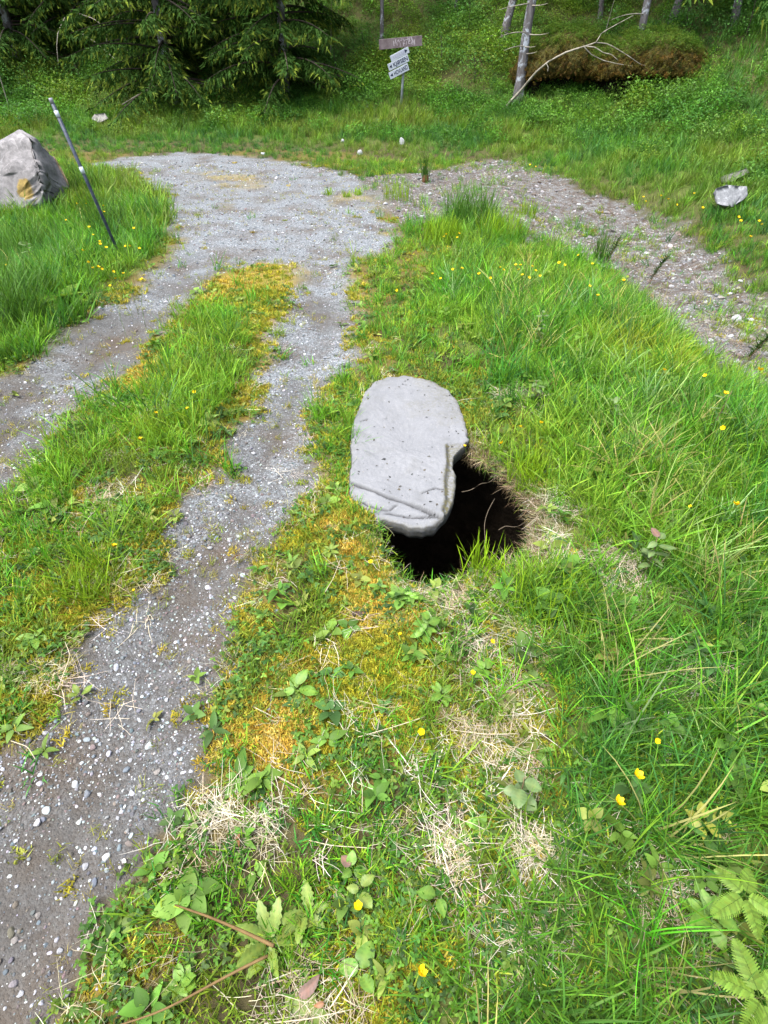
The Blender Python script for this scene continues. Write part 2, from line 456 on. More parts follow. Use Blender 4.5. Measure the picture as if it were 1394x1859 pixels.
# ------------------------------------------------------------------ the hole under the slab
def build_pit():
    t = NT('pit_earth'); P = t.pos()
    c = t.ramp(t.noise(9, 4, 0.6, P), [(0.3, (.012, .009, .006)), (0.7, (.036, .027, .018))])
    mat = t.end(t.principled(c, 0.95, 0.1, t.bump(t.noise(25, 4, 0.6, P), 1.0, 0.04)))
    P0 = []
    n = len(HOLE)
    for i in range(n):
        a, b = HOLE[i], HOLE[(i + 1) % n]
        for k in range(6): P0.append(a + (b - a) * k / 6)
    P0 = np.array(P0); N = len(P0)
    tan = np.roll(P0, -2, 0) - np.roll(P0, 2, 0)
    nrm = np.stack([tan[:, 1], -tan[:, 0]], 1); nrm /= np.linalg.norm(nrm, axis=1)[:, None]
    if sdist(P0[:, 0] + nrm[:, 0] * 0.02, P0[:, 1] + nrm[:, 1] * 0.02, HOLE).mean() > 0: nrm = -nrm
    z0 = H(P0[:, 0], P0[:, 1])
    prof = [(-0.004, 0.012), (0.0, -0.02), (0.015, -0.06), (0.05, -0.12), (0.12, -0.2), (0.2, -0.35), (0.28, -0.6), (0.3, -1.0), (0.26, -1.5), (0.1, -1.75)]
    V = []
    for off, dz in prof:
        j = (fbm(P0[:, 0] + dz, P0[:, 1] - dz, 9, 21, 3) - 0.5) * 0.07 * (1 if dz < -0.05 else 0.15)
        V.append(np.stack([P0[:, 0] + nrm[:, 0] * (off + j), P0[:, 1] + nrm[:, 1] * (off + j), z0 + dz], 1))
    V.append(np.array([[*P0.mean(0), -1.8]]))
    V = np.concatenate(V); k = len(prof)
    Q = np.array([[r * N + i, r * N + (i + 1) % N, (r + 1) * N + (i + 1) % N, (r + 1) * N + i] for r in range(k - 1) for i in range(N)])
    T = np.array([[(k - 1) * N + i, (k - 1) * N + (i + 1) % N, k * N] for i in range(N)])
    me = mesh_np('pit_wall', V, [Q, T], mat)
    tag(link('pit_wall', me), 'dark earth walls of the deep hole partly covered by the stone slab', 'hole', kind='structure')
build_pit()

# ------------------------------------------------------------------ the stone slab
def px_flat(pts, z):
    a = np.array(pts, float); d = raydir(a[:, 0], a[:, 1]); t = (z - CAM_H) / d[:, 2]
    return (d * t[:, None])[:, :2]

def slab_mat():
    t = NT('slab_stone'); P = t.obj()
    n1 = t.noise(3.5, 5, 0.6, P); n2 = t.noise(30, 4, 0.65, P); n3 = t.noise(140, 3, 0.6, P)
    c = t.ramp(n1, [(0.25, (.112, .116, .124)), (0.5, (.140, .144, .152)), (0.8, (.172, .176, .185))])
    c = t.mix(t.math('MULTIPLY', t.ramp(n2, [(0.35, 1), (0.6, 0)]), 0.4), c, (.13, .135, .14))
    c = t.mix(t.math('MULTIPLY', t.ramp(n3, [(0.55, 0), (0.75, 1)]), 0.35), c, (.28, .283, .295))
    pits = t.ramp(t.noise(46, 2, 0.5, P), [(0.66, 0), (0.72, 1)])
    c = t.mix(t.math('MULTIPLY', pits, 0.45), c, (.12, .12, .12))
    stn = t.ramp(t.noise(5.5, 5, 0.7, P, dist=0.6), [(0.52, 0), (0.68, 1)])
    c = t.mix(t.math('MULTIPLY', stn, 0.4), c, (.085, .085, .078))
    c = t.mix(t.attr('crack'), c, (.010, .010, .010))
    lich = t.math('MULTIPLY', t.attr('lich'), t.ramp(t.noise(55, 4, 0.7, P), [(0.42, 0), (0.55, 1)]))
    c = t.mix(lich, c, t.mix(t.noise(90, 2, 0.5, P), (.115, .10, .04), (.045, .045, .024)))
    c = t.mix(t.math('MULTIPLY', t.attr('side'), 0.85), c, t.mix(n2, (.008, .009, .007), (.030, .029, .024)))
    h = t.math('ADD', t.math('MULTIPLY', n2, 0.6), t.math('MULTIPLY', n3, 0.35))
    return t.end(t.principled(c, 0.82, 0.25, t.bump(h, 0.6, 0.008)))

def build_slab():
    c = px_flat([(738, 822)], SLAB_Z)[0]
    P = SLAB; n = len(P)
    M = 300
    # resample outline by equal arc length with fine jaggedness
    seg = np.linalg.norm(np.roll(P, -1, 0) - P, axis=1); cum = np.concatenate([[0], np.cumsum(seg)])
    tt = np.linspace(0, cum[-1], M, endpoint=False)
    ox = np.interp(tt, cum, np.append(P[:, 0], P[0, 0])); oy = np.interp(tt, cum, np.append(P[:, 1], P[0, 1]))
    O = np.stack([ox, oy], 1) - c
    jit = 1 + 0.045 * (fbm(ox, oy, 11, 12, 3) - 0.5) + 0.018 * (fbm(ox, oy, 45, 14, 2) - 0.5)
    O = O * jit[:, None]
    rings = np.concatenate([np.linspace(0.04, 0.95, 60), [0.965, 0.98, 0.992, 1.0]])
    cracks = [px_flat(a, SLAB_Z) - c for a in ([(640, 876), (668, 888), (700, 900), (735, 911), (772, 923), (800, 936)], [(668, 910), (690, 918), (705, 920), (718, 914)], [(655, 905), (670, 912)],
        [(812, 806), (813, 840), (808, 868), (811, 905), (805, 925)], [(655, 765), (668, 760)], [(700, 925), (735, 930), (790, 934)], [(765, 895), (790, 886), (806, 888)])]
    depth = [0.018, 0.011, 0.007, 0.009, 0.004, 0.009, 0.006]; wid = [0.0075, 0.0055, 0.0045, 0.006, 0.004, 0.0055, 0.0045]
    V, crack, lich, side = [], [], [], []
    rightline = cracks[3]
    for r in rings:
        q = O * r
        X, Y = q[:, 0], q[:, 1]
        wob = 0.012 * (fbm(X, Y, 12, 90, 3) - 0.5)
        z = 0.016 * (fbm(X, Y, 3.2, 50, 4) - 0.5) + 0.007 * (fbm(X, Y, 22, 51, 3) - 0.5) + 0.004 * (fbm(X, Y, 70, 56, 2) - 0.5)
        ck = np.zeros(M)
        for ln, dp, wd in zip(cracks, depth, wid):
            g = np.exp(-(ldist(X + wob, Y + wob, ln) / wd) ** 2)
            z -= dp * g; ck = np.maximum(ck, g * (0.85 if wd > 0.0035 else 0.55))
        # layers broken away in steps at the front edge and along the right lip
        xi = np.interp(X, cracks[0][:, 0], cracks[0][:, 1])
        front = sstep(0.0, 0.02, xi - Y + wob)
        z -= 0.012 * front + 0.01 * sstep(0.04, 0.06, xi - Y + wob * 2)
        xr = np.interp(-Y, -rightline[:, 1], rightline[:, 0])
        inr = (Y < rightline[0, 1] + 0.01)
        rl = sstep(0.0, 0.012, X - xr + wob) * inr
        z -= 0.018 * rl
        edge = sstep(0.94, 1.0, np.full(M, r))
        z -= (0.004 + 0.016 * sstep(.5, .75, fbm(q[:, 0], q[:, 1], 11, 92, 3))) * sstep(0.965, 1.0, np.full(M, r))
        V.append(np.stack([X, Y, z], 1)); crack.append(ck)
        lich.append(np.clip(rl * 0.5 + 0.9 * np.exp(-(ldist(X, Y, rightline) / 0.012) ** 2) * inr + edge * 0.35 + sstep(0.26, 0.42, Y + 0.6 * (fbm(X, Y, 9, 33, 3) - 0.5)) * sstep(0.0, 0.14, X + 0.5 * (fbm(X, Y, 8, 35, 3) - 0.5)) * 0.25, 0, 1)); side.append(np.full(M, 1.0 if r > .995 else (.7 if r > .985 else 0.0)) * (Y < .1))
    topz = V[-1][:, 2]
    for k, (f, dz, sd) in enumerate([(1.006, -0.012, .5), (0.998, -0.026, .9), (1.004, -0.040, 1), (0.985, -0.056, 1), (0.96, -0.075, 1), (0.90, -0.088, 1)]):
        q = O * (f + 0.02 * (fbm(O[:, 0] * 3, O[:, 1] * 3 + k * 0.7, 14, 70, 3) - 0.5)[:, None])
        V.append(np.stack([q[:, 0], q[:, 1], topz + dz + 0.006 * (fbm(q[:, 0], q[:, 1], 20, 71 + k, 2) - 0.5)], 1))
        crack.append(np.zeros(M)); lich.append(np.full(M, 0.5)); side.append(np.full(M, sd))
    nr = len(V)
    V.append(np.array([[0, 0, V[0][:, 2].mean()], [0, 0, -0.1]]))
    V = np.concatenate(V)
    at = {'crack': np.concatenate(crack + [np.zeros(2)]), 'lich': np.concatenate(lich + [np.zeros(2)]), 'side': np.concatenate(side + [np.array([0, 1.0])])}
    i = np.arange(M); j = (i + 1) % M
    Q = np.concatenate([np.stack([r * M + i, (r + 1) * M + i, (r + 1) * M + j, r * M + j], 1) for r in range(nr - 1)])
    T = np.concatenate([np.stack([np.full(M, nr * M), i, j], 1), np.stack([(nr - 1) * M + i, np.full(M, nr * M + 1), (nr - 1) * M + j], 1)])
    me = mesh_np('stone_slab', V, [Q, T], slab_mat(), True, at)
    o = link('stone_slab', me, loc=(c[0], c[1], SLAB_Z))
    tag(o, 'pale grey flat stone slab with cracked front edge, lying half over the black hole', 'slab')
    return c
SLAB_C = build_slab()

# ------------------------------------------------------------------ plant pieces
def blades(n, h0, h1, w, lean, curve, spread, segs=3, seed=0, flat=False):
    r = np.random.default_rng(seed)
    az = r.uniform(0, 2 * np.pi, n); hh = r.uniform(h0, h1, n)
    rr = spread * np.sqrt(r.uniform(0, 1, n)); a2 = r.uniform(0, 2 * np.pi, n)
    bx, by = rr * np.cos(a2), rr * np.sin(a2)
    ln = np.clip(r.normal(lean, lean * 0.5, n), 0.02, 1.5); cv = r.uniform(0.3, 1.0, n) * curve
    var = r.uniform(0, 1, n)
    V, TT, VV, Fq, Ft = [], [], [], [], []
    side = az + np.pi / 2 + r.normal(0, 0.5, n)
    ww = w * r.uniform(0.6, 1.25, n)
    x, y, z = bx.copy(), by.copy(), np.zeros(n)
    if flat: z = r.uniform(0.002, 0.02, n)
    for k in range(segs + 1):
        t = k / segs
        hw = ww * (1 - 0.5 * t ** 1.5) * 0.5
        if k < segs:
            V.append(np.stack([x - np.cos(side) * hw, y - np.sin(side) * hw, z], 1))
            V.append(np.stack([x + np.cos(side) * hw, y + np.sin(side) * hw, z], 1))
            TT += [np.full(n, t)] * 2; VV += [var] * 2
        else:
            V.append(np.stack([x, y, z], 1)); TT.append(np.full(n, 1.0)); VV.append(var)
        if k < segs:
            ang = ln + cv * (t + 0.5 / segs)
            if flat: ang = np.full(n, np.pi / 2) + r.normal(0, 0.10, n); az = az + r.normal(0, 0.13, n)
            st = hh / segs
            x = x + np.cos(az) * np.sin(ang) * st; y = y + np.sin(az) * np.sin(ang) * st; z = z + np.cos(ang) * st
            if flat: z = np.maximum(z, 0.001)
    V = np.concatenate(V); i = np.arange(n)
    for k in range(segs - 1):
        Fq.append(np.stack([2 * k * n + i, (2 * k + 1) * n + i, (2 * k + 3) * n + i, (2 * k + 2) * n + i], 1))
    k = segs - 1
    Ft.append(np.stack([2 * k * n + i, (2 * k + 1) * n + i, (2 * k + 2) * n + i], 1))
    return V, Fq + Ft, {'tt': np.concatenate(TT), 'var': np.concatenate(VV)}

def leaf_grid(L, W, nl=5, fold=0.25, droop=0.3, tooth=0.0, base=0.0, shape=(0.75, 0.75)):
    """one leaf along +x with a folded midrib; 3 verts across"""
    V, tt = [], []
    for k in range(nl + 1):
        t = k / nl
        w = W * 0.5 * (math.sin(math.pi * t ** shape[0]) ** shape[1] if 0 < t < 1 else 0.0) + (0.0012 if t in (0, 1) else 0)
        if tooth and k % 2: w *= 1 + tooth
        x = base + L * t; z = -droop * L * t * t
        V += [(x, -w, z + w * fold), (x, 0, z), (x, w, z + w * fold)]; tt += [t] * 3
    Fq = []
    for k in range(nl):
        a = 3 * k
        Fq += [(a, a + 3, a + 4, a + 1), (a + 1, a + 4, a + 5, a + 2)]
    return np.array(V), np.array(Fq), np.array(tt)

def assemble(parts):
    """parts: list of (V, F, tt, var) -> joined"""
    Vs, Fs, T, U = [], [], [], []; o = 0
    for V, Fq, tt, var in parts:
        Vs.append(V); T.append(tt); U.append(np.full(len(V), var))
        for f in (Fq if isinstance(Fq, list) else [Fq]): Fs.append(np.asarray(f) + o)
        o += len(V)
    q = [f for f in Fs if f.shape[1] == 4]; t3 = [f for f in Fs if f.shape[1] == 3]
    out = []
    if q: out.append(np.concatenate(q))
    if t3: out.append(np.concatenate(t3))
    return np.concatenate(Vs), out, {'tt': np.concatenate(T), 'var': np.concatenate(U)}

def rotm(rx, ry, rz): return np.array(Euler((rx, ry, rz)).to_matrix())

def rosette(n, L, W, tilt, stemh, seed, nl=6, spread=0.0, shape=(0.75, 0.75), dr=0.5):
    r = np.random.default_rng(seed); parts = []
    for i in range(n):
        l = L * r.uniform(0.6, 1.2)
        V, Fq, tt = leaf_grid(l, W * r.uniform(0.7, 1.2) * l / L, nl, 0.3, r.uniform(0.1, dr), base=l * 0.12, shape=shape)
        az = i * 2.4 + r.uniform(-0.4, 0.4)
        V = V @ rotm(r.normal(0, 0.25), -r.normal(tilt, 0.25), az).T
        V = V + np.array([r.normal(0, spread), r.normal(0, spread), stemh * r.uniform(0.4, 1)])
        parts.append((V, Fq, tt, r.uniform(0, 1)))
    return assemble(parts)

def trifol(n, rad, h, leaf, seed):
    """low clover-like cover: sets of three rounded leaflets on short stalks"""
    r = np.random.default_rng(seed); parts = []
    for i in range(n):
        px, py = r.normal(0, rad, 2); pz = h * r.uniform(0.3, 1.0); a0 = r.uniform(0, 6.28); v = r.uniform(0, 1)
        tlt = rotm(r.normal(0, 0.3), r.normal(0, 0.3), 0)
        for k in range(3):
            l = leaf * r.uniform(0.8, 1.15)
            V, Fq, tt = leaf_grid(l, l * 0.75, 3, 0.2, 0.25, shape=(0.9, 0.7))
            V = V @ rotm(0, 0, a0 + k * 2.09).T @ tlt.T + np.array([px, py, pz])
            parts.append((V, Fq, tt, v))
    return assemble(parts)

def moss_cushion(n, rad, h, seed):
    r = np.random.default_rng(seed)
    V, Fq, at = blades(n, h * 0.6, h * 1.3, 0.0028, 0.55, 0.6, rad, 2, seed)
    return V, Fq, at

def pebble(seed, sub=2):
    bm = bmesh.new(); bmesh.ops.create_icosphere(bm, subdivisions=sub, radius=0.5)
    r = random.Random(seed)
    sc = (r.uniform(0.8, 1.25), r.uniform(0.7, 1.0), r.uniform(0.45, 0.75))
    pl = [(Vector((r.gauss(0, 1), r.gauss(0, 1), r.gauss(0, 1))).normalized(), r.uniform(0.27, 0.40)) for _ in range(9)]
    for v in bm.verts:
        p = v.co.copy()
        for nrm, d in pl:
            k = p.dot(nrm) - d
            if k > 0: p -= nrm * k * 0.85
        v.co = Vector((p.x * sc[0], p.y * sc[1], p.z * sc[2]))
    me = bpy.data.meshes.new('pebble'); bm.to_mesh(me); bm.free()
    return me

# ------------------------------------------------------------------ scattering as stuff
def proto_coll(name, metas):
    c = bpy.data.collections.new(name)
    for i, me in enumerate(metas):
        o = bpy.data.objects.new('%s_%02d' % (name, i), me); c.objects.link(o)
    return c

def scatter(name, label, cat, coll, P, rot, scl, idx, tint):
    n = len(P)
    me = bpy.data.meshes.new(name); me.vertices.add(n)
    me.vertices.foreach_set('co', np.asarray(P, np.float32).ravel())
    a = me.attributes.new('rot', 'FLOAT_VECTOR', 'POINT'); a.data.foreach_set('vector', np.asarray(rot, np.float32).ravel())
    scl = np.asarray(scl, np.float32)
    if scl.ndim == 1: scl = np.repeat(scl[:, None], 3, 1)
    a = me.attributes.new('scl', 'FLOAT_VECTOR', 'POINT'); a.data.foreach_set('vector', scl.ravel())
    a = me.attributes.new('idx', 'INT', 'POINT'); a.data.foreach_set('value', np.asarray(idx, np.int32))
    tt = np.concatenate([np.asarray(tint, np.float32), np.ones((n, 1), np.float32)], 1)
    a = me.attributes.new('tint', 'FLOAT_COLOR', 'POINT'); a.data.foreach_set('color', tt.ravel())
    o = link(name, me)
    ng = bpy.data.node_groups.new(name, 'GeometryNodeTree')
    ng.interface.new_socket('Geometry', in_out='INPUT', socket_type='NodeSocketGeometry')
    ng.interface.new_socket('Geometry', in_out='OUTPUT', socket_type='NodeSocketGeometry')
    N, Lk = ng.nodes, ng.links
    gi, go = N.new('NodeGroupInput'), N.new('NodeGroupOutput')
    ci = N.new('GeometryNodeCollectionInfo'); ci.inputs['Collection'].default_value = coll
    ci.inputs['Separate Children'].default_value = True; ci.inputs['Reset Children'].default_value = True
    iop = N.new('GeometryNodeInstanceOnPoints'); iop.inputs['Pick Instance'].default_value = True
    def na(nm, ty):
        k = N.new('GeometryNodeInputNamedAttribute'); k.data_type = ty; k.inputs['Name'].default_value = nm; return k.outputs['Attribute']
    Lk.new(gi.outputs[0], iop.inputs['Points']); Lk.new(ci.outputs[0], iop.inputs['Instance'])
    Lk.new(na('idx', 'INT'), iop.inputs['Instance Index']); Lk.new(na('rot', 'FLOAT_VECTOR'), iop.inputs['Rotation'])
    Lk.new(na('scl', 'FLOAT_VECTOR'), iop.inputs['Scale'])
    Lk.new(iop.outputs[0], go.inputs[0])
    md = o.modifiers.new('scatter', 'NODES'); md.node_group = ng
    tag(o, label, cat, kind='stuff')
    return o

BANDS = [(0.05, 1.1), (1.1, 2.0), (2.0, 3.2), (3.2, 5.0), (5.0, 8.0), (8.0, 12.0), (12.0, 17.0), (17.0, 26.0)]
def candidates(dens):
    """random ground points in the part of the place the photograph can see, dens per m2 for each band of distance"""
    xs, ys = [], []
    for (a, b), D in zip(BANDS, dens):
        if D <= 0: continue
        hw = 2.3 + 0.70 * b
        n = rng.poisson(D * (b - a) * 2 * hw)
        y = rng.uniform(a, b, n); x = rng.uniform(-hw, hw, n)
        k = np.abs(x) < 2.3 + 0.70 * y
        xs.append(x[k]); ys.append(y[k])
    return np.concatenate(xs), np.concatenate(ys)

SLAB_IN = .016
def thin(x, y, w, m):
    k = rng.uniform(0, 1, len(x)) < w
    k &= (m['hole_d'] < -0.004) & (m['slab_d'] < SLAB_IN * rng.uniform(-.2, 1, len(x)) ** 2)
    return x[k], y[k], {a: (b[k] if hasattr(b, '__len__') else b) for a, b in m.items()}

def rrot(n, tilt=0.15):
    return np.stack([rng.normal(0, tilt, n), rng.normal(0, tilt, n), rng.uniform(0, 6.283, n)], 1)

def tints(n, cols, w=None, jit=0.12):
    cols = np.array(cols, float)
    k = rng.choice(len(cols), n, p=w)
    c = cols[k] * (1 + rng.normal(0, jit, (n, 1))) * (1 + rng.normal(0, jit * 0.4, (n, 3)))
    return np.clip(c, 0.002, 0.9)

FOL = foliage_mat('foliage')
MOSSM = foliage_mat('moss', transl=0.25, root=(0.7, 0.65, 0.5), tip=(1.2, 1.15, 1.0))
STRAWM = foliage_mat('dry_grass', transl=0.15, root=(0.8, 0.75, 0.65), tip=(1.05, 1.05, 1.05), spec=0.3)

def protos(name, specs, mat):
    return proto_coll(name, [mesh_np('%s_%02d' % (name, i), V, Fq, mat, True, at) for i, (V, Fq, at) in enumerate(specs)])

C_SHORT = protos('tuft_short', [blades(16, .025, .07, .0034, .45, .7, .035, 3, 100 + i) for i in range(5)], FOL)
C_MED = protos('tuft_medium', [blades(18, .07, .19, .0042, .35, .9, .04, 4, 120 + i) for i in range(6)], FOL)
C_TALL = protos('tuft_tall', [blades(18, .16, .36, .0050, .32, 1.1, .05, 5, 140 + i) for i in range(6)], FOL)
C_FAR = protos('tuft_far', [blades(26, .12, .34, .011, .3, .8, .12, 3, 160 + i) for i in range(5)], FOL)
C_STRAW = protos('straw', [blades(14, .03, .10, .0014, 1.4, .2, .035, 5, 180 + i, flat=True) for i in range(5)], STRAWM)
C_MOSS = protos('moss', [moss_cushion(46, .016, .011, 200 + i) for i in range(4)], MOSSM)
C_CLOV = protos('clover', [trifol(7, .02, .022, .0095, 220 + i) for i in range(5)], FOL)
C_HERB = protos('herb', [rosette(6, .042, .02, 0.45, .015, 240 + i, dr=.6) for i in range(3)] + [rosette(5, .05, .034, 0.35, .02, 250 + i) for i in range(3)], FOL)

def pebble_mat():
    t = NT('pebble_stone'); P = t.obj()
    c = t.attr('tint', 'INSTANCER', 'Color')
    n = t.noise(7, 4, 0.65, P)
    c = t.mix(t.math('MULTIPLY', n, 0.7), c, t.mix(1.0, c, (.55, .52, .5), 'MULTIPLY'))
    return t.end(t.principled(c, 0.8, 0.25, t.bump(t.noise(22, 3, 0.6, P), 0.4, 0.03)))
PEBM = pebble_mat()
_pm = []
for i in range(6):
    me = pebble(300 + i); me.materials.append(PEBM); _pm.append(me)
C_PEB = proto_coll('pebble', _pm)

GREENS = [(.072, .245, .018), (.110, .292, .022), (.055, .210, .022), (.15, .305, .030), (.046, .175, .038)]
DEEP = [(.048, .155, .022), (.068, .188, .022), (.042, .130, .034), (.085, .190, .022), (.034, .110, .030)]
YGREEN = [(.195, .320, .028), (.25, .325, .04), (.145, .290, .024)]

def grass_fields():
    # --- short turf everywhere that is neither gravel nor slab
    x, y = candidates([900, 750, 560, 330, 150, 60, 0, 0]); m = masks(x, y)
    w = np.clip(1 - m['road'] * 0.985 - m['side'] * (.95 - .45 * sstep(.45, .6, fbm(x, y, 1.6, 321, 3))), 0, 1) * (1 - 0.88 * m['mosso'] * sstep(.3, .55, fbm(x, y, 3.1, 140, 4)) - 0.6 * m['mossy'] * (1 - m['strip'])) * (1 - 0.8 * m['straw']) * (m['hill'] < 0.5)
    w *= 0.4 + 0.6 * sstep(-0.02, -0.22, m['road_d'])
    x, y, m = thin(x, y, np.clip(w, 0, 1), m); n = len(x)
    T = tints(n, GREENS + YGREEN, jit=.15)
    yel = (sstep(0.45, 0.65, fbm(x, y, 1.8, 44, 3)) * (1 - m['lush']))[:, None]
    T = T * (1 - 0.5 * yel) + np.array([.17, .18, .03]) * 0.5 * yel
    scatter('short_grass', 'short green grass and turf along the track', 'grass', C_SHORT, np.stack([x, y, H(x, y, m) - .004], 1), rrot(n, .2), rng.uniform(.7, 1.3, n) * (1 + .05 * m['r']), rng.integers(0, 5, n), T)
    # --- medium grass
    x, y = candidates([420, 430, 420, 300, 150, 60, 0, 0]); m = masks(x, y)
    cl = sstep(0.42, 0.66, fbm(x, y, 2.6, 71, 3))
    w = np.maximum.reduce([m['lush'] * (0.55 + .45 * cl), m['strip'] * .6, m['leftv'] * 0.85, 0.10 + 0.5 * sstep(.55, .72, fbm(x, y, 1.7, 12, 3))])
    w = np.where((m['lush'] < .3) & (y < 1.5), w * 0.35, w)
    w *= np.clip(1 - m['road'] * 1.0 - m['side'] * (.97 - .3 * sstep(.5, .62, fbm(x, y, 1.6, 321, 3))), 0, 1) * (1 - .93 * m['mosso']) * (1 - .8 * m['straw']) * (1 - .75 * m['mossy'] * (1 - m['strip'])) * (m['hill'] < .8)
    w *= 0.25 + 0.75 * sstep(0.02, -0.25, m['road_d'])
    x, y, m = thin(x, y, np.clip(w, 0, 1), m); n = len(x)
    br = sstep(.35, .65, fbm(x, y, 1.3, 91, 3))[:, None] * np.ones((1, 3))
    T = tints(n, GREENS, jit=.14) * (1 - br * .55) + tints(n, YGREEN, jit=.1) * br * .55
    yp = np.exp(-((x - 1.75) / .5) ** 2 - ((y - 3.55) / .45) ** 2)[:, None]
    T = T * (1 - yp * .8) + tints(n, [(.30, .34, .03), (.25, .32, .03)]) * yp * .8
    sp = (m['strip'] * .5)[:, None]; T = T * (1 - sp) + tints(n, YGREEN) * sp
    near = sstep(1.9, 0.7, y)[:, None]
    T = T * (1 - near * .8 * m['lush'][:, None]) + tints(n, DEEP) * near * .8 * m['lush'][:, None]
    scatter('meadow_grass', 'bright green meadow grass around the hole and between the ruts', 'grass', C_MED, np.stack([x, y, H(x, y, m) - .006], 1), rrot(n, .22), rng.uniform(.65, 1.25, n) * (1 + .03 * m['r']), rng.integers(0, 6, n), T)
    # --- long lush grass to the right
    x, y = candidates([230, 200, 170, 110, 40, 0, 0, 0]); m = masks(x, y)
    cl = sstep(0.40, 0.62, fbm(x, y, 1.9, 171, 3))
    far_lush = sdist(x, y, LUSH)
    w = m['lush'] * (.25 + .75 * cl) * sstep(0.05, 0.45, far_lush)
    w = np.maximum(w, m['strip'] * .12)
    w = np.maximum(w, .8 * m['leftv'] * sstep(-2.7, -3.3, x))
    w *= (1 - .75 * m['straw']) * (1 - m['road']) * (1 - m['side']) * (m['hill'] < .5)
    x, y, m = thin(x, y, np.clip(w, 0, 1), m); n = len(x)
    T = tints(n, GREENS[:4] + DEEP + [(.20, .30, .10), (.16, .27, .12), (.30, .29, .12)], jit=.14)
    scatter('long_grass', 'long lush grass right of the hole', 'grass', C_TALL, np.stack([x, y, H(x, y, m) - .01], 1), rrot(n, .3), rng.uniform(.55, 1.1, n), rng.integers(0, 6, n), T)
    # --- verge beyond the road and the bank on the right
    x, y = candidates([0, 40, 50, 60, 70, 75, 60, 0]); m = masks(x, y)
    hl = m['hill']
    w = np.maximum(sstep(-.5, .15, hl), sstep(8.5, 10, y)) * (1 - sstep(2.6, 5.0, hl) * (.95 - .5 * sstep(4.5, 6.5, x))) + m['leftv'] * .6
    w *= (1 - m['road']) * (1 - m['side'] * .97)
    x, y, m = thin(x, y, np.clip(w, 0, 1), m); n = len(x)
    k = (sstep(.38, .62, fbm(x, y, .7, 33, 3)) * (1 - .85 * sstep(2.5, 4.5, m['hill'])))[:, None]  # grass goes darker up the slope: tree shade put into its colour
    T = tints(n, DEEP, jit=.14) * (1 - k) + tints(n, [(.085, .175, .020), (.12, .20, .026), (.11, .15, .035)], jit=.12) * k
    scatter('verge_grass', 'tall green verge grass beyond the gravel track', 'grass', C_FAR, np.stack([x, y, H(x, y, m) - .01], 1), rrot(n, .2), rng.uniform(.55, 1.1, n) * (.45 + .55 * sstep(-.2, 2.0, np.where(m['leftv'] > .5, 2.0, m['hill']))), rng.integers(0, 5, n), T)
    # --- dead grass
    x, y = candidates([1250, 1050, 700, 260, 70, 25, 0, 0]); m = masks(x, y)
    w = np.clip(m['straw'] * 1.1, 0, 1) * (1 - .8 * m['road']) + .05 * (1 - m['road']) + .03 * np.exp(-(m['road_d'] / .12) ** 2) * (y > .8) + .35 * np.exp(-((m['hole_d'] + .05) / .05) ** 2) * (x > .28) + m['side'] * .25
    w *= (m['hill'] < .3)
    x, y, m = thin(x, y, np.clip(w, 0, 1), m); n = len(x)
    T = tints(n, [(.38, .34, .26), (.46, .43, .36), (.30, .25, .18), (.32, .28, .17), (.54, .51, .44)], jit=.12)
    scatter('dry_grass', 'pale dead grass lying in tangled patches', 'dry grass', C_STRAW, np.stack([x, y, H(x, y, m) + .006], 1), rrot(n, .22), rng.uniform(.7, 1.3, n), rng.integers(0, 5, n), T)
    # --- moss
    x, y = candidates([6500, 5600, 3600, 1300, 260, 60, 0, 0]); m = masks(x, y)
    pat = sstep(.40, .58, fbm(x, y, 3.1, 140, 4))
    w = np.maximum.reduce([m['mosso'] * (.5 + .5 * pat), m['mossy'] * .9, .5 * pat * (1 - m['lush']) * (m['hill'] < 0) * (1 - m['leftv'])])
    w = np.maximum(w, .75 * np.exp(-((m['slab_d'] + .03) / .04) ** 2))
    w *= np.clip(1 - m['road'] * .985, 0, 1) * (1 - m['side'] * .95)
    x, y, m = thin(x, y, np.clip(w, 0, 1), m); n = len(x)
    ora = np.clip(sstep(.36, .54, fbm(x, y, 2.2, 150, 3)) * (.3 + .7 * np.maximum(m['mosso'], m['mossy'])), 0, 1)[:, None]
    T = tints(n, [(.23, .25, .022), (.30, .28, .026), (.14, .19, .022)]) * (1 - ora) + tints(n, [(.44, .29, .05), (.42, .32, .06), (.33, .20, .035), (.48, .42, .14), (.32, .31, .05)]) * ora
    scatter('moss', 'orange and yellow green moss beside the rut and the slab', 'moss', C_MOSS, np.stack([x, y, H(x, y, m) - .002], 1), rrot(n, .2), rng.uniform(.8, 1.7, n) * (1 + .12 * m['r']), rng.integers(0, 4, n), T)
    # --- clover-like leaves
    x, y = candidates([900, 800, 650, 300, 80, 0, 0, 0]); m = masks(x, y)
    pat = sstep(.42, .6, fbm(x, y, 2.9, 190, 3))
    w = (.12 + .88 * pat) * (1 - .8 * m['lush'] * sstep(.1, .4, sdist(x, y, LUSH))) * (1 - m['side'])
    w *= np.clip(1 - m['road'], 0, 1) * (1 - .6 * m['mosso']) * (1 - .6 * m['mossy']) * (1 - .6 * m['straw']) * (m['hill'] < 0)
    x, y, m = thin(x, y, np.clip(w, 0, 1), m); n = len(x)
    T = tints(n, [(.055, .135, .022), (.080, .17, .026), (.045, .105, .028), (.10, .17, .03)], jit=.15)
    scatter('clover', 'low clover like leaves in the turf', 'ground cover', C_CLOV, np.stack([x, y, H(x, y, m)], 1), rrot(n, .15), rng.uniform(.7, 1.35, n) * (1 + .05 * m['r']), rng.integers(0, 5, n), T)
    # --- little broad leaved herbs
    x, y = candidates([110, 100, 80, 45, 16, 0, 0, 0]); m = masks(x, y)
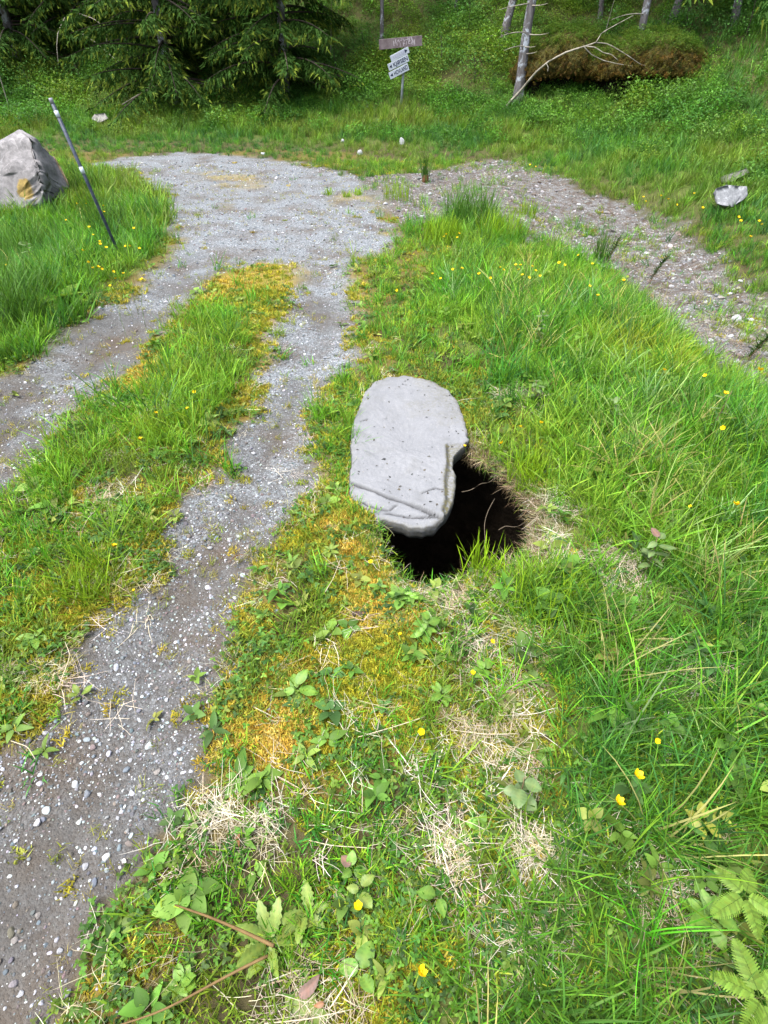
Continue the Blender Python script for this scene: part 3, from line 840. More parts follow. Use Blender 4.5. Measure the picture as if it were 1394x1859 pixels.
    w = (.3 + .7 * sstep(.4, .6, fbm(x, y, 2.0, 230, 3))) * np.clip(1 - m['road'] * .97, 0, 1) * (1 - m['side']) * (m['hill'] < 0) * (1 - .55 * m['mosso'])
    x, y, m = thin(x, y, np.clip(w, 0, 1), m); n = len(x)
    T = tints(n, [(.075, .16, .028), (.12, .21, .045), (.055, .12, .035), (.16, .2, .05)], jit=.14)
    scatter('herbs', 'small broad leaved herbs among the grass', 'herbs', C_HERB, np.stack([x, y, H(x, y, m) + .003 + .04 * m['lush']], 1), rrot(n, .2), rng.uniform(.6, 1.25, n), rng.integers(0, 6, n), T)
    # --- gravel
    x, y = candidates([11000, 8500, 4800, 2200, 1100, 420, 100, 0]); m = masks(x, y)
    st = np.clip(sstep(.40, .60, fbm(x, y, 2.6, 60, 4)) + sstep(4.8, 6.5, y), 0, 1)
    line = np.exp(-((m['road_d'] - .10) / .10) ** 2) * (x > -1.3)
    w = m['road'] * (.22 + .55 * st + .4 * line) + m['side'] * .8 + .04 * (m['road_d'] > -.2)
    w *= np.where(m['lush'] > .4, m['side'], 1)
    x, y, m = thin(x, y, np.clip(w, 0, 1), m); n = len(x)
    size = np.clip(rng.lognormal(math.log(.0042), .55, n), .0018, .022) * (1 + .16 * m['r']) * (1 + .6 * m['side'])
    T = tints(n, [(.18, .19, .195), (.10, .108, .115), (.35, .38, .41), (.12, .105, .09), (.18, .15, .14), (.44, .455, .465), (.13, .16, .18), (.27, .295, .31)], jit=.12)
    brown = (m['side'] * .3)[:, None]
    T = T * (1 - brown) + np.array([.17, .13, .10]) * brown
    z = H(x, y, m) + size * .12
    scatter('gravel', 'loose grey gravel of the track and its ruts', 'gravel', C_PEB, np.stack([x, y, z], 1), rrot(n, .3), size, rng.integers(0, 6, n), T)
grass_fields()

def rim_cover():
    # dead roots, moss and grass that lean out and hang over the rim of the hole
    n = 2600
    t = rng.uniform(0, len(HOLE), n); i = t.astype(int); f = (t - i)[:, None]
    P = HOLE[i] * (1 - f) + HOLE[(i + 1) % len(HOLE)] * f
    c = HOLE.mean(0); d = c - P; d /= np.linalg.norm(d, axis=1)[:, None]
    P = P - d * (np.abs(rng.normal(0, .03, n)) - .012)[:, None]
    k = sdist(P[:, 0], P[:, 1], SLAB) < -.01; P, d = P[k], d[k]; n = len(P)
    right = sstep(.30, .55, P[:, 0]) * sstep(1.62, 1.75, P[:, 1])
    keep = rng.uniform(0, 1, n) < .10 + .70 * right; P, d, right = P[keep], d[keep], right[keep]; n = len(P)
    az = np.arctan2(d[:, 1], d[:, 0]) + rng.normal(0, .6, n)
    tilt = np.clip(rng.normal(1.35, .45, n), .4, 2.3)
    rot = np.array([Euler((0, 0, a)).to_matrix().to_4x4().to_3x3() @ Euler((0, b, 0)).to_matrix() @ Euler((0, 0, g)).to_matrix() for a, b, g in zip(az, tilt, rng.uniform(0, 6.28, n))], dtype=object)
    eu = np.array([Matrix(m_).to_euler()[:] for m_ in rot])
    z = H(P[:, 0] - d[:, 0] * .03, P[:, 1] - d[:, 1] * .03) - rng.uniform(0, .05, n)
    dead = rng.uniform(0, 1, n) < .35 + .5 * right
    T = np.where(dead[:, None], tints(n, [(.34, .29, .20), (.24, .18, .12), (.42, .37, .29), (.18, .13, .09)]), tints(n, GREENS + YGREEN))
    scatter('rim_growth', 'dry roots and grass hanging over the rim of the hole', 'grass', C_RIM, np.stack([P[:, 0], P[:, 1], z], 1), eu, rng.uniform(.35, .95, n), rng.integers(0, 4, n), T)
C_RIM = protos('rim', [blades(7, .04, .13, .0020, .45, .9, .02, 5, 195 + i) for i in range(4)], FOL)
rim_cover()

# ------------------------------------------------------------------ more helpers for single things
def tube(pts, r0, r1, sides=6, bend=None):
    P = np.array(pts, float); n = len(P)
    V, tt = [], []
    for i in range(n):
        d = P[min(i + 1, n - 1)] - P[max(i - 1, 0)]; d /= np.linalg.norm(d) + 1e-9
        a = np.array([1.0, 0, 0]) if abs(d[0]) < 0.8 else np.array([0, 1.0, 0])
        u = np.cross(d, a); u /= np.linalg.norm(u); w = np.cross(d, u)
        rr = r0 + (r1 - r0) * i / (n - 1)
        for k in range(sides):
            an = 2 * math.pi * k / sides
            V.append(P[i] + (u * math.cos(an) + w * math.sin(an)) * rr); tt.append(i / (n - 1))
    Q = [[i * sides + k, i * sides + (k + 1) % sides, (i + 1) * sides + (k + 1) % sides, (i + 1) * sides + k] for i in range(n - 1) for k in range(sides)]
    V += [P[0], P[-1]]; tt += [0, 1]
    a, b = n * sides, n * sides + 1
    T = [[a, (k + 1) % sides, k] for k in range(sides)] + [[b, (n - 1) * sides + k, (n - 1) * sides + (k + 1) % sides] for k in range(sides)]
    return np.array(V), [np.array(Q), np.array(T)], np.array(tt)

def bez(p0, p1, p2, n=8):
    t = np.linspace(0, 1, n)[:, None]
    return (1 - t) ** 2 * np.array(p0, float) + 2 * t * (1 - t) * np.array(p1, float) + t * t * np.array(p2, float)

def simple_mat(name, col, rough=0.7, spec=0.3, nscale=None, col2=None, bump=0.0, bd=0.005):
    t = NT(name)
    c = col
    nb = None
    if nscale:
        n = t.noise(nscale, 4, 0.6, t.obj())
        c = t.mix(t.ramp(n, [(0.35, 0), (0.65, 1)]), col, col2 or tuple(v * 0.6 for v in col))
        if bump: nb = t.bump(n, bump, bd)
    return t.end(t.principled(c, rough, spec, nb))

def rock_mat(name, a, b, lich=None, lc=(0.30, 0.24, 0.07), scale=3.0):
    t = NT(name); P = t.obj()
    n = t.noise(scale, 5, 0.62, P); n2 = t.noise(scale * 9, 4, 0.65, P)
    c = t.ramp(n, [(0.3, a), (0.7, b)])
    c = t.mix(t.math('MULTIPLY', t.ramp(n2, [(0.4, 1), (0.6, 0)]), 0.45), c, tuple(v * .5 for v in a))
    c = t.mix(t.math('MULTIPLY', t.ramp(t.noise(scale * 2.2, 4, 0.7, P, dist=1.2), [(0.56, 0), (0.66, 1)]), 0.5), c, tuple(min(1, v * 1.5) for v in b))
    if lich:
        (lx, ly, lz), rad = lich
        vm = t.N('ShaderNodeVectorMath', operation='DISTANCE'); t.L(P, vm.inputs[0]); vm.inputs[1].default_value = (lx, ly, lz)
        d = t.math('ADD', vm.outputs['Value'], t.math('MULTIPLY', t.noise(6, 4, 0.65, P), rad * 1.1))
        k = t.ramp(t.math('DIVIDE', d, rad * 2.2), [(0.62, 1), (0.70, 0)])
        c = t.mix(k, c, t.mix(t.ramp(t.noise(22, 3, 0.6, P), [(0.4, 0), (0.6, 1)]), lc, tuple(v * .62 for v in lc)))
    h = t.math('ADD', n, t.math('MULTIPLY', n2, 0.35))
    return t.end(t.principled(c, 0.88, 0.2, t.bump(h, 0.8, 0.06 / scale)))

def hull_rock(name, pts, mat, cuts=3, amp=0.03, sc=4.0, parent=None, origin=None):
    P = np.array(pts, float)
    o = np.array(origin) if origin is not None else np.array([P[:, 0].mean(), P[:, 1].mean(), P[:, 2].min()])
    bm = bmesh.new()
    for p in P - o: bm.verts.new(p)
    r = bmesh.ops.convex_hull(bm, input=bm.verts)
    bmesh.ops.delete(bm, geom=[v for v in bm.verts if not v.link_faces], context='VERTS')
    bmesh.ops.bevel(bm, geom=list(bm.edges), offset=0.012 * np.ptp(P[:, 2]), segments=1, affect='EDGES', profile=0.5)
    bmesh.ops.triangulate(bm, faces=list(bm.faces))
    bmesh.ops.subdivide_edges(bm, edges=list(bm.edges), cuts=cuts, use_grid_fill=True)
    bm.normal_update()
    co = np.array([v.co[:] for v in bm.verts]); no = np.array([v.normal[:] for v in bm.verts])
    d = amp * 2 * (fbm(co[:, 0] + co[:, 2] * .7, co[:, 1] - co[:, 2] * .9, sc, 400, 5) - 0.5) - amp * .5 * sstep(.5, .56, fbm(co[:, 0] - co[:, 2], co[:, 1] + co[:, 2] * .4, sc * 1.7, 410, 3))
    for v, k in zip(bm.verts, d): v.co += v.normal * float(k)
    me = bpy.data.meshes.new(name); bm.to_mesh(me); bm.free()
    me.polygons.foreach_set('use_smooth', np.ones(len(me.polygons), bool))
    me.materials.append(mat)
    ob = link(name, me, parent, o if parent is None else None)
    return ob, o

def gz(x, y): return float(H(np.array([x]), np.array([y]))[0])
def at(px, py): return hit(np.array([px]), np.array([py]))[0]
def proj(p):
    x, y, z = p[0], p[1], p[2] - CAM_H
    c, s = math.cos(PITCH), math.sin(PITCH)
    d = y * c - z * s; v = y * s + z * c
    return 697 + F * x / d, 929.5 - F * v / d

# ------------------------------------------------------------------ trees of the forest edge
def needle_mat(name, a, tipc):
    t = NT(name)
    var, tp = t.attr('var'), t.attr('tt')
    k = t.math('MULTIPLY_ADD', var, 0.8, 0.6)
    cc = t.N('ShaderNodeCombineColor')
    for s in cc.inputs: t.L(k, s)
    c = t.mix(1.0, t.mix(tp, a, tipc), cc.outputs[0], 'MULTIPLY')
    pr = t.principled(c, 0.75, 0.06)
    tr = t.N('ShaderNodeBsdfTranslucent'); t.L(c, tr.inputs['Color'])
    mx = t.N('ShaderNodeMixShader'); mx.inputs[0].default_value = 0.22
    t.L(pr, mx.inputs[1]); t.L(tr.outputs[0], mx.inputs[2])
    return t.end(mx.outputs[0])
NEEDLE = needle_mat('spruce_needles', (.026, .062, .010), (.12, .16, .018))
LEAFY = needle_mat('sapling_leaves', (.050, .135, .028), (.085, .19, .04))

def bark_mat():
    t = NT('bark'); P = t.obj()
    mp = t.N('ShaderNodeMapping'); mp.inputs['Scale'].default_value = (1, 1, 0.35); t.L(P, mp.inputs[0])
    n = t.noise(14, 5, 0.65, mp.outputs[0]); n2 = t.noise(5, 4, 0.7, P, dist=0.8)
    c = t.ramp(n, [(0.3, (.050, .043, .042)), (0.7, (.13, .125, .128))])
    c = t.mix(t.math('MULTIPLY', t.ramp(n2, [(0.53, 0), (0.60, 1)]), .85), c, (.30, .33, .37))
    c = t.mix(t.ramp(t.noise(3, 3, 0.6, P), [(0.6, 0), (0.75, .6)]), c, (.07, .09, .03))
    return t.end(t.principled(c, 0.9, 0.15, t.bump(n, 1.0, 0.02)))
BARK = bark_mat()
TWIGM = simple_mat('spruce_bark', (.055, .045, .035), 0.9, 0.1, 9, (.03, .025, .02))
DEADW = simple_mat('dead_wood', (.26, .24, .20), 0.85, 0.15, 9, (.12, .11, .085))

def spruce_meshes(h, zlow, Lmax, seed, per_m=9, dense=1.0, spray=0.11):
    r = np.random.default_rng(seed)
    bp, bq = [], []; nv = 0
    C, D, Wd, Ln, VR, TP = [], [], [], [], [], []
    nb = int((h - zlow) * per_m)
    for i in range(nb):
        f = (i + r.uniform(0, 1)) / nb
        z0 = zlow + (h - zlow) * f ** 1.1
        L = Lmax * (1 - (z0 / h)) ** 0.8 * r.uniform(0.7, 1.1) + 0.25
        az = r.uniform(0, 2 * math.pi); up = r.uniform(-0.1, 0.25); dr = r.uniform(0.15, 0.35)
        t = np.linspace(0, 1, 7)
        d = np.array([math.cos(az), math.sin(az)])
        pts = np.stack([d[0] * L * t, d[1] * L * t, z0 + up * L * t - dr * L * t * t], 1)
        V, Qs, tt = tube(pts, 0.012 + 0.012 * L, 0.004, 3)
        bp.append(V); bq.append(Qs[0] + nv); nv += len(V)
        nt = int(L * 17 * dense); NS = 11
        sA = 0.12 + 0.88 * (np.arange(nt) + r.uniform(0, 1, nt)) / nt
        p = np.stack([np.interp(sA, t, pts[:, j]) for j in range(3)], 1)
        a2 = az + np.where(np.arange(nt) % 2, 1, -1) * r.uniform(0.4, 1.2, nt)
        tl = (0.50 - 0.25 * sA) * r.uniform(0.6, 1.3, nt) * min(1, L)
        dv = np.stack([np.cos(a2) * .75, np.sin(a2) * .75, -r.uniform(0.2, 1.1, nt)], 1); dv /= np.linalg.norm(dv, axis=1)[:, None]
        ss = (np.arange(NS)[None] + r.uniform(0, 1, (nt, NS))) / NS
        keepm = np.arange(NS)[None] < np.maximum(3, tl / spray * 1.9)[:, None]
        ss = ss * NS / np.maximum(3, np.minimum(NS, tl / spray * 1.9))[:, None]
        cc = p[:, None, :] + dv[:, None, :] * (np.clip(ss, 0, 1) * tl[:, None])[..., None]
        dd = dv[:, None, :] + r.normal(0, 0.35, (nt, NS, 3)); dd[..., 2] -= 0.15
        dd /= np.linalg.norm(dd, axis=2)[..., None]
        km = keepm.ravel(); ns = int(km.sum())
        C.append(cc.reshape(-1, 3)[km]); D.append(dd.reshape(-1, 3)[km])
        Ln.append(spray * r.uniform(.7, 1.3, ns)); Wd.append(spray * .26 * r.uniform(.7, 1.3, ns))
        vr = np.repeat(r.uniform(0, .6, nt)[:, None], NS, 1) + r.uniform(0, .4, (nt, NS)); VR.append(vr.ravel()[km])
        tp = np.clip((ss - .62) * 2.2, 0, 1) * (r.uniform(0, 1, nt) < .6)[:, None]; TP.append(tp.ravel()[km])
    C, D = np.concatenate(C), np.concatenate(D); Ln, Wd, VR, TP = map(np.concatenate, (Ln, Wd, VR, TP))
    n = len(C)
    q = r.normal(0, 1, (n, 3)); S = np.cross(D, q); S /= np.linalg.norm(S, axis=1)[:, None] + 1e-9
    V = np.concatenate([C - S * Wd[:, None] * .6, C + S * Wd[:, None] * .6, C + D * Ln[:, None]])
    i = np.arange(n)
    me = mesh_np('crown', V, [np.stack([i, i + n, i + 2 * n], 1)], NEEDLE, True, {'var': np.tile(VR, 3), 'tt': np.tile(TP, 3)})
    mb = mesh_np('branches', np.concatenate(bp), [np.concatenate(bq)], TWIGM)
    return me, mb

def trunk_mesh(h, r0, lean=(0, 0), seed=0, flare=1.35, r1=0.25):
    r = np.random.default_rng(seed); n = 16; sides = 12
    V = []
    for i in range(n + 1):
        t = (i / n) ** 1.6; z = -0.35 + (h + 0.35) * t
        rr = r0 * (1 - (1 - r1) * t) * (1 + (flare - 1) * math.exp(-max(z, 0) / 0.22))
        cx, cy = lean[0] * z, lean[1] * z
        for k in range(sides):
            a = 2 * math.pi * k / sides
            q = rr * (1 + 0.09 * math.sin(3 * a + seed) * math.exp(-max(z, 0) / .4) + r.normal(0, 0.03))
            V.append((cx + q * math.cos(a) + 0.02 * math.sin(z * 2 + seed), cy + q * math.sin(a), z))
    Q = [[i * sides + k, i * sides + (k + 1) % sides, (i + 1) * sides + (k + 1) % sides, (i + 1) * sides + k] for i in range(n) for k in range(sides)]
    return mesh_np('trunk', np.array(V), [np.array(Q)], BARK)

CROWNS_LOW = [spruce_meshes(8.5, .35, 2.3, 500 + i, 19, 1.9, .13) for i in range(2)]
CROWNS_HI = [spruce_meshes(11, 3.6, 2.4, 510 + i, 7, 1.0, .13) for i in range(2)]
CROWNS_BACK = [spruce_meshes(10, 1.0, 2.6, 520 + i, 8, .9, .18) for i in range(2)]

def tree(base, h, r0, lean, crown, label, group=None, sc=1.0, rz=0.0, name='spruce_tree', seed=1):
    o = empty(name, (base[0], base[1], gz(base[0], base[1])))
    tag(o, label, 'tree', group)
    link('trunk', trunk_mesh(h, r0, lean, seed), o)
    for nm, me in zip(('crown', 'branches'), crown):
        c = link(nm, me, o); c['kind'] = 'stuff'; c.scale = (sc, sc, sc); c.rotation_euler = (0, 0, rz)
        c.rotation_euler = Euler((-math.atan(lean[1]), math.atan(lean[0]), 0)).to_matrix().to_4x4().to_euler()
        c.rotation_euler.rotate_axis('Z', rz)
    return o

def forest():
    t = lambda px, py: at(px, py)
    tree(t(318, 186), 8.5, .13, (0, 0), CROWNS_LOW[0], 'spruce with low drooping boughs over a dark hollow, left of the road bend', rz=.4, seed=3)
    tree(t(520, 178), 8.5, .12, (.02, 0), CROWNS_LOW[1], 'spruce with drooping yellow tipped boughs, next left of the direction sign', rz=2.0, sc=1.0, seed=4)
    tree(t(40, 120), 8.5, .13, (-.02, 0), CROWNS_LOW[0], 'shaded spruce at the far left above the boulder', rz=3.5, sc=.95, seed=5)
    tree(t(160, 60), 8.5, .12, (0, 0), CROWNS_LOW[1], 'dark spruce behind the bent bare branches, upper left', rz=5.0, sc=1.05, seed=6)
    def leaning(pb, pt, wpx, crown, label, sc=1.0, seed=7, rz=0.0):
        b = t(*pb); q = on_y(np.array([pt[0]]), np.array([pt[1]]), b[1])[0]
        lean = ((q[0] - b[0]) / max(q[2] - b[2], .3), 0.0)
        dep = b[1] * math.cos(PITCH) - (b[2] - CAM_H) * math.sin(PITCH)
        return tree(b, 11, wpx / F * dep / 2, lean, crown, label, sc=sc, seed=seed, rz=rz)
    ta = leaning((937, 186), (967, 0), 17, CROWNS_HI[0], 'grey lichen spotted trunk with dead twigs, right of the sign at the mossy bank', seed=8)
    tb = leaning((1146, 152), (1177, 0), 14, CROWNS_HI[1], 'slender lichen spotted trunk standing on the mossy bank', seed=9, rz=1.0)
    tc = leaning((912, 78), (933, 0), 14, CROWNS_HI[0], 'brown trunk just left behind the lichen spotted trunk', seed=10, rz=2.2)
    leaning((1221, 40), (1234, 0), 12, CROWNS_HI[1], 'thin grey trunk high on the slope right of the mossy bank', seed=11, rz=3.0)
    leaning((693, 105), (692, 0), 7, CROWNS_HI[0], 'very thin pale stem behind the sign board', seed=12, rz=4.0, sc=.8)
    leaning((826, 26), (828, 0), 7, CROWNS_HI[1], 'very thin pale stem at the upper edge right of the sign', seed=13, rz=5.0, sc=.8)
    leaning((1087, 34), (1091, 0), 8, CROWNS_HI[0], 'thin dark stem in the dark forest between the two lichen spotted trunks', seed=14, rz=1.5, sc=.8)
    leaning((1330, 42), (1340, 0), 13, CROWNS_BACK[1], 'dark trunk in the shade at the upper right corner', seed=15, rz=1.5)
    # dead twigs on the lower trunks
    def twigs(o, specs, base):
        for a, b, c_ in specs:
            Y = base[1] - .1
            p = [on_y(np.array([q[0]]), np.array([q[1]]), Y + dy)[0] - np.array(o.location) for q, dy in zip((a, b, c_), (0.05, -.12, -.2))]
            V, Qs, tt = tube(bez(*p, 7), .014, .004, 5)
            link('dead_twig', mesh_np('dead_twig', V, Qs, DEADW), o)
    A = np.array(ta.location)
    twigs(ta, [((958, 60), (930, 55), (906, 68)), ((962, 10), (980, 12), (994, 6)), ((958, 62), (978, 66), (996, 60)), ((954, 84), (935, 82), (915, 92)), ((962, 6), (935, 10), (905, 18)), ((953, 98), (966, 98), (975, 94)), ((950, 84), (962, 88), (972, 84))], A)
    twigs(tb, [((1168, 26), (1140, 22), (1110, 36)), ((1153, 108), (1165, 118), (1200, 126)), ((1160, 60), (1175, 66), (1184, 60))], np.array(tb.location))
    twigs(tc, [((922, 60), (905, 58), (890, 66))], np.array(tc.location))
    # the wood behind: single trees up the slope
    r = np.random.default_rng(61)
    k = 0
    for i in range(500):
        x = r.uniform(-15, 20); y = r.uniform(17, 33)
        s = float(hill_s(np.array([x]), np.array([y]))[0])
        if s < 7.5 or (s < 9.5 and -2 < x < 4): continue
        if any(math.hypot(x - a, y - b) < 1.45 for a, b in PLACED): continue
        PLACED.append((x, y)); k += 1
        tree((x, y), 10, .12 * r.uniform(.8, 1.3), (r.normal(0, .015), 0), CROWNS_BACK[k % 2], 'dark spruce standing in the shade deep in the forest behind', 'spruces deep in the forest', r.uniform(.85, 1.15), r.uniform(0, 6.28), seed=20 + k)
        if k >= 60: break
PLACED = []
forest()

# leafy saplings and bare arched branches at the left
def leafy_crown(n, spread, seed, lf=.05):
    r = np.random.default_rng(seed); parts = []
    for i in range(n):
        V, Fq, tt = leaf_grid(lf * r.uniform(.7, 1.3), lf * .6, 3, .2, .3)
        V = V @ rotm(r.normal(0, .5), r.normal(0, .6), r.uniform(0, 6.28)).T + r.normal(0, 1, 3) * np.array(spread)
        parts.append((V, Fq, tt * .6, r.uniform(0, 1)))
    return assemble(parts)

def saplings():
    for (px, py, h, n, sp, lb, sd) in [(18, 150, 1.5, 170, (.28, .25, .38), 'small leafy sapling with pale leaves at the far left edge of the forest', 1),
                                   (1085, 62, 1.1, 120, (.30, .2, .16), 'fresh green sapling spray in front of the dark forest, between two trunks', 2),
                                   (235, 60, 1.6, 120, (.2, .2, .3), 'yellow green sapling at the left spruce', 3),
                                   (600, 60, 1.2, 140, (.25, .25, .3), 'leafy sapling on the slope left of the sign', 4)]:
        b = at(px, py + 50)
        o = empty('sapling', b); tag(o, lb, 'sapling')
        V, Qs, tt = tube(bez((0, 0, -.05), (.05, 0, h * .6), (.12, 0, h * 1.1), 8), .014, .005, 5)
        link('trunk', mesh_np('trunk', V, Qs, DEADW), o)
        V, Fq, att = leafy_crown(n, sp, 600 + sd)
        V = V + np.array([.06, 0, h * .8])
        link('crown', mesh_np('crown', V, Fq, LEAFY, True, att), o)
    for k, (px, py, h, sp, n, lb) in enumerate([(245, 165, .8, .34, 420, 'leafy shrub at the left edge of the dark hollow under the spruce'), (440, 165, .9, .36, 460, 'leafy shrub between the two drooping spruces'),
            (610, 150, 1.0, .40, 520, 'bushy shrub right of the second drooping spruce'), (660, 110, .8, .36, 420, 'bushy shrub on the slope just left of the sign board'), (800, 125, .9, .40, 520, 'bushy bright shrub right of the sign post'),
            (860, 150, .7, .36, 440, 'low leafy shrub between the sign and the lichen spotted trunk'), (60, 175, .8, .36, 440, 'leafy shrub behind the boulder at the left'), (150, 160, .7, .34, 400, 'leafy shrub behind the top of the marker pole'),
            (850, 55, 1.0, .42, 480, 'shrub high on the slope right of the sign'), (560, 90, 1.0, .4, 480, 'shrub high on the slope behind the second drooping spruce'), (1240, 60, .9, .4, 460, 'dark shrub high on the slope at the upper right'), (1350, 75, 1.0, .45, 520, 'shrub on the slope in the upper right corner')]):
        b = at(px, py); o = empty('shrub', b); tag(o, lb, 'shrub')
        V, Qs, tt = tube(bez((0, 0, -.05), (.03, 0, h * .4), (-.04, 0, h * .7), 6), .016, .006, 5)
        link('stem', mesh_np('stem', V, Qs, TWIGM), o)
        V, Fq, att = leafy_crown(n, (sp, sp, h * .26), 640 + k, .045)
        V[:, 2] = np.abs(V[:, 2] + h * .45)
        link('crown', mesh_np('crown', V, Fq, LEAFY, True, att), o)
    for pts, lb in [([(118, 32), (105, 60), (103, 85), (106, 118)], 'thin bare branch hanging down at the upper left'),
                    ([(140, 24), (170, 34), (196, 55), (192, 82)], 'thin bare branch arching to the right at the upper left'),
                    ([(150, 62), (175, 78), (200, 100), (215, 112)], 'dark crooked branch low on the left slope'),
                    ([(222, 190), (238, 180), (252, 171)], 'short pale stick lying at the foot of the left spruce')]:
        b = at(pts[-1][0], pts[-1][1] + 40)
        P = np.array([on_y(np.array([a[0]]), np.array([a[1]]), b[1] - .3 - .1 * i)[0] for i, a in enumerate(pts)])
        q = np.array([[np.interp(s, np.linspace(0, 1, len(P)), P[:, j]) for j in range(3)] for s in np.linspace(0, 1, 12)])
        o0 = q[0].copy(); V, Qs, tt = tube(q - o0, .013, .006, 5)
        tag(link('dry_branch', mesh_np('dry_branch', V, Qs, DEADW), None, o0), lb, 'branch')
    # the fallen dead branch in front of the mossy bank
    b = at(918, 200)
    def line(pts, y0, y1, n=14):
        P = np.array([on_y(np.array([a[0]]), np.array([a[1]]), y0 + (y1 - y0) * i / (len(pts) - 1))[0] for i, a in enumerate(pts)])
        return np.array([[np.interp(s, np.linspace(0, 1, len(P)), P[:, j]) for j in range(3)] for s in np.linspace(0, 1, n)])
    Yb = min(b[1], at(1040, 178)[1]) - .75; o = empty('fallen_branch', b); tag(o, 'long dead branch leaning in an arch from the grass over the mossy bank', 'branch')
    Y = Yb
    for pts, y0, y1, r0, r1, nm in [([(911, 206), (925, 186), (945, 165), (962, 144), (976, 128), (1000, 109), (1030, 94), (1062, 84)], b[1], Y - .2, .030, .014, 'stem'),
                            ([(1062, 84), (1080, 86), (1095, 96), (1110, 99), (1122, 110)], Y - .2, Y - .3, .012, .005, 'side_branch'),
                            ([(1060, 85), (1074, 100), (1095, 110), (1120, 116), (1147, 120)], Y - .2, Y - .1, .012, .005, 'side_branch'),
                            ([(1062, 84), (1082, 77), (1104, 80), (1125, 92), (1147, 106), (1160, 116), (1195, 126)], Y - .2, Y - .1, .012, .005, 'side_branch'),
                            ([(1082, 77), (1092, 60), (1120, 44), (1150, 28)], Y - .2, Y, .010, .004, 'side_branch'),
                            ([(992, 116), (995, 122), (994, 130)], Y - .15, Y - .2, .009, .004, 'twig')]:
        q = line(pts, y0, y1); V, Qs, tt = tube(q - b, r0, r1, 6)
        link(nm, mesh_np(nm, V, Qs, DEADW), o)
saplings()

# ------------------------------------------------------------------ mossy bank with its undercut
def bank_mat():
    t = NT('bank_moss_surface'); P = t.obj()
    n = t.noise(2.2, 4, 0.6, P); n2 = t.noise(16, 4, 0.65, P)
    c = t.ramp(n, [(0.3, (.050, .038, .012)), (0.5, (.055, .050, .014)), (0.7, (.040, .055, .012))])
    c = t.mix(t.math('MULTIPLY', n2, .5), c, (.03, .03, .008))
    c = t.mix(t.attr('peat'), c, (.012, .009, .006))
    return t.end(t.principled(c, 0.95, 0.1, t.bump(n2, 1.0, 0.05)))
BANKM = bank_mat()
BANK_PTS = []
def bank(px, py, half, depth, hgt, label, seed, cut=.27):
    b = at(px, py); n = 72
    prof = [(.80, -.25), (.80, .0), (.80, cut * .6), (.84, cut * .85), (.95, cut * .92), (1.0, cut * 1.05), (1.02, cut * 1.25), (1.03, .42), (1.02, .49), (1.0, .56), (.97, .63), (.94, .70), (.89, .77), (.82, .84), (.62, .94), (.34, 1.0), (0.02, 1.02)]
    V, peat = [], []
    for f, z in prof:
        for k in range(n):
            a = 2 * math.pi * k / n
            jn = 1 + .75 * (float(fbm(np.array([math.cos(a) * 2 + seed]), np.array([math.sin(a) * 2 + z * .6]), 1.4, seed, 3)[0]) - .5)
            x, y = half * f * jn * math.cos(a), depth * f * jn * math.sin(a)
            zz = hgt * z * (1 - .35 * (math.cos(a) * f) ** 2) + .1 * (float(fbm(np.array([x]), np.array([y]), 3, seed + 5, 3)[0]) - .5)
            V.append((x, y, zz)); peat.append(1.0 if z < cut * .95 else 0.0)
            if z >= cut and f > .05 and math.sin(a) < .6: BANK_PTS.append((b[0] + x, b[1] + depth * 1.0 + y, b[2] + .05 + zz, math.cos(a) * f, math.sin(a) * f, max(0.0, (z - .60) / .3)))
    m = len(prof)
    Q = [[r * n + k, r * n + (k + 1) % n, (r + 1) * n + (k + 1) % n, (r + 1) * n + k] for r in range(m - 1) for k in range(n)]
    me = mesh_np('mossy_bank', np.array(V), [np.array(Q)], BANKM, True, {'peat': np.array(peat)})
    tag(link('mossy_bank', me, None, (b[0], b[1] + depth * 1.0, b[2] + .05)), label, 'bank')
bank(1040, 176, 1.25, 1.3, 1.15, 'large brown mossy hummock with dark hollow between the two lichen spotted trunks', 3)
bank(1195, 172, 1.25, 1.2, .95, 'smaller green and brown mossy hummock right of the slender trunk', 5)
# ------------------------------------------------------------------ undergrowth on the hillside
def bilberry(n, rad, h, lf, seed):
    r = np.random.default_rng(seed); parts = []
    for i in range(n):
        a = r.uniform(0, 6.28); q = rad * math.sqrt(r.uniform(0, 1)); z = h * (1 - .6 * (q / rad) ** 2) * r.uniform(.35, 1.0)
        l = lf * r.uniform(.7, 1.3)
        V, Fq, tt = leaf_grid(l, l * .6, 2, .25, .2)
        V = V @ rotm(r.normal(0, .5), r.normal(-.2, .5), r.uniform(0, 6.28)).T + np.array([q * math.cos(a), q * math.sin(a), z])
        parts.append((V, Fq, np.full(len(V), z / h), r.uniform(0, 1)))
    return assemble(parts)
C_BIL = protos('bilberry', [bilberry(190, .22, .28, .027, 700 + i) for i in range(5)], FOL)

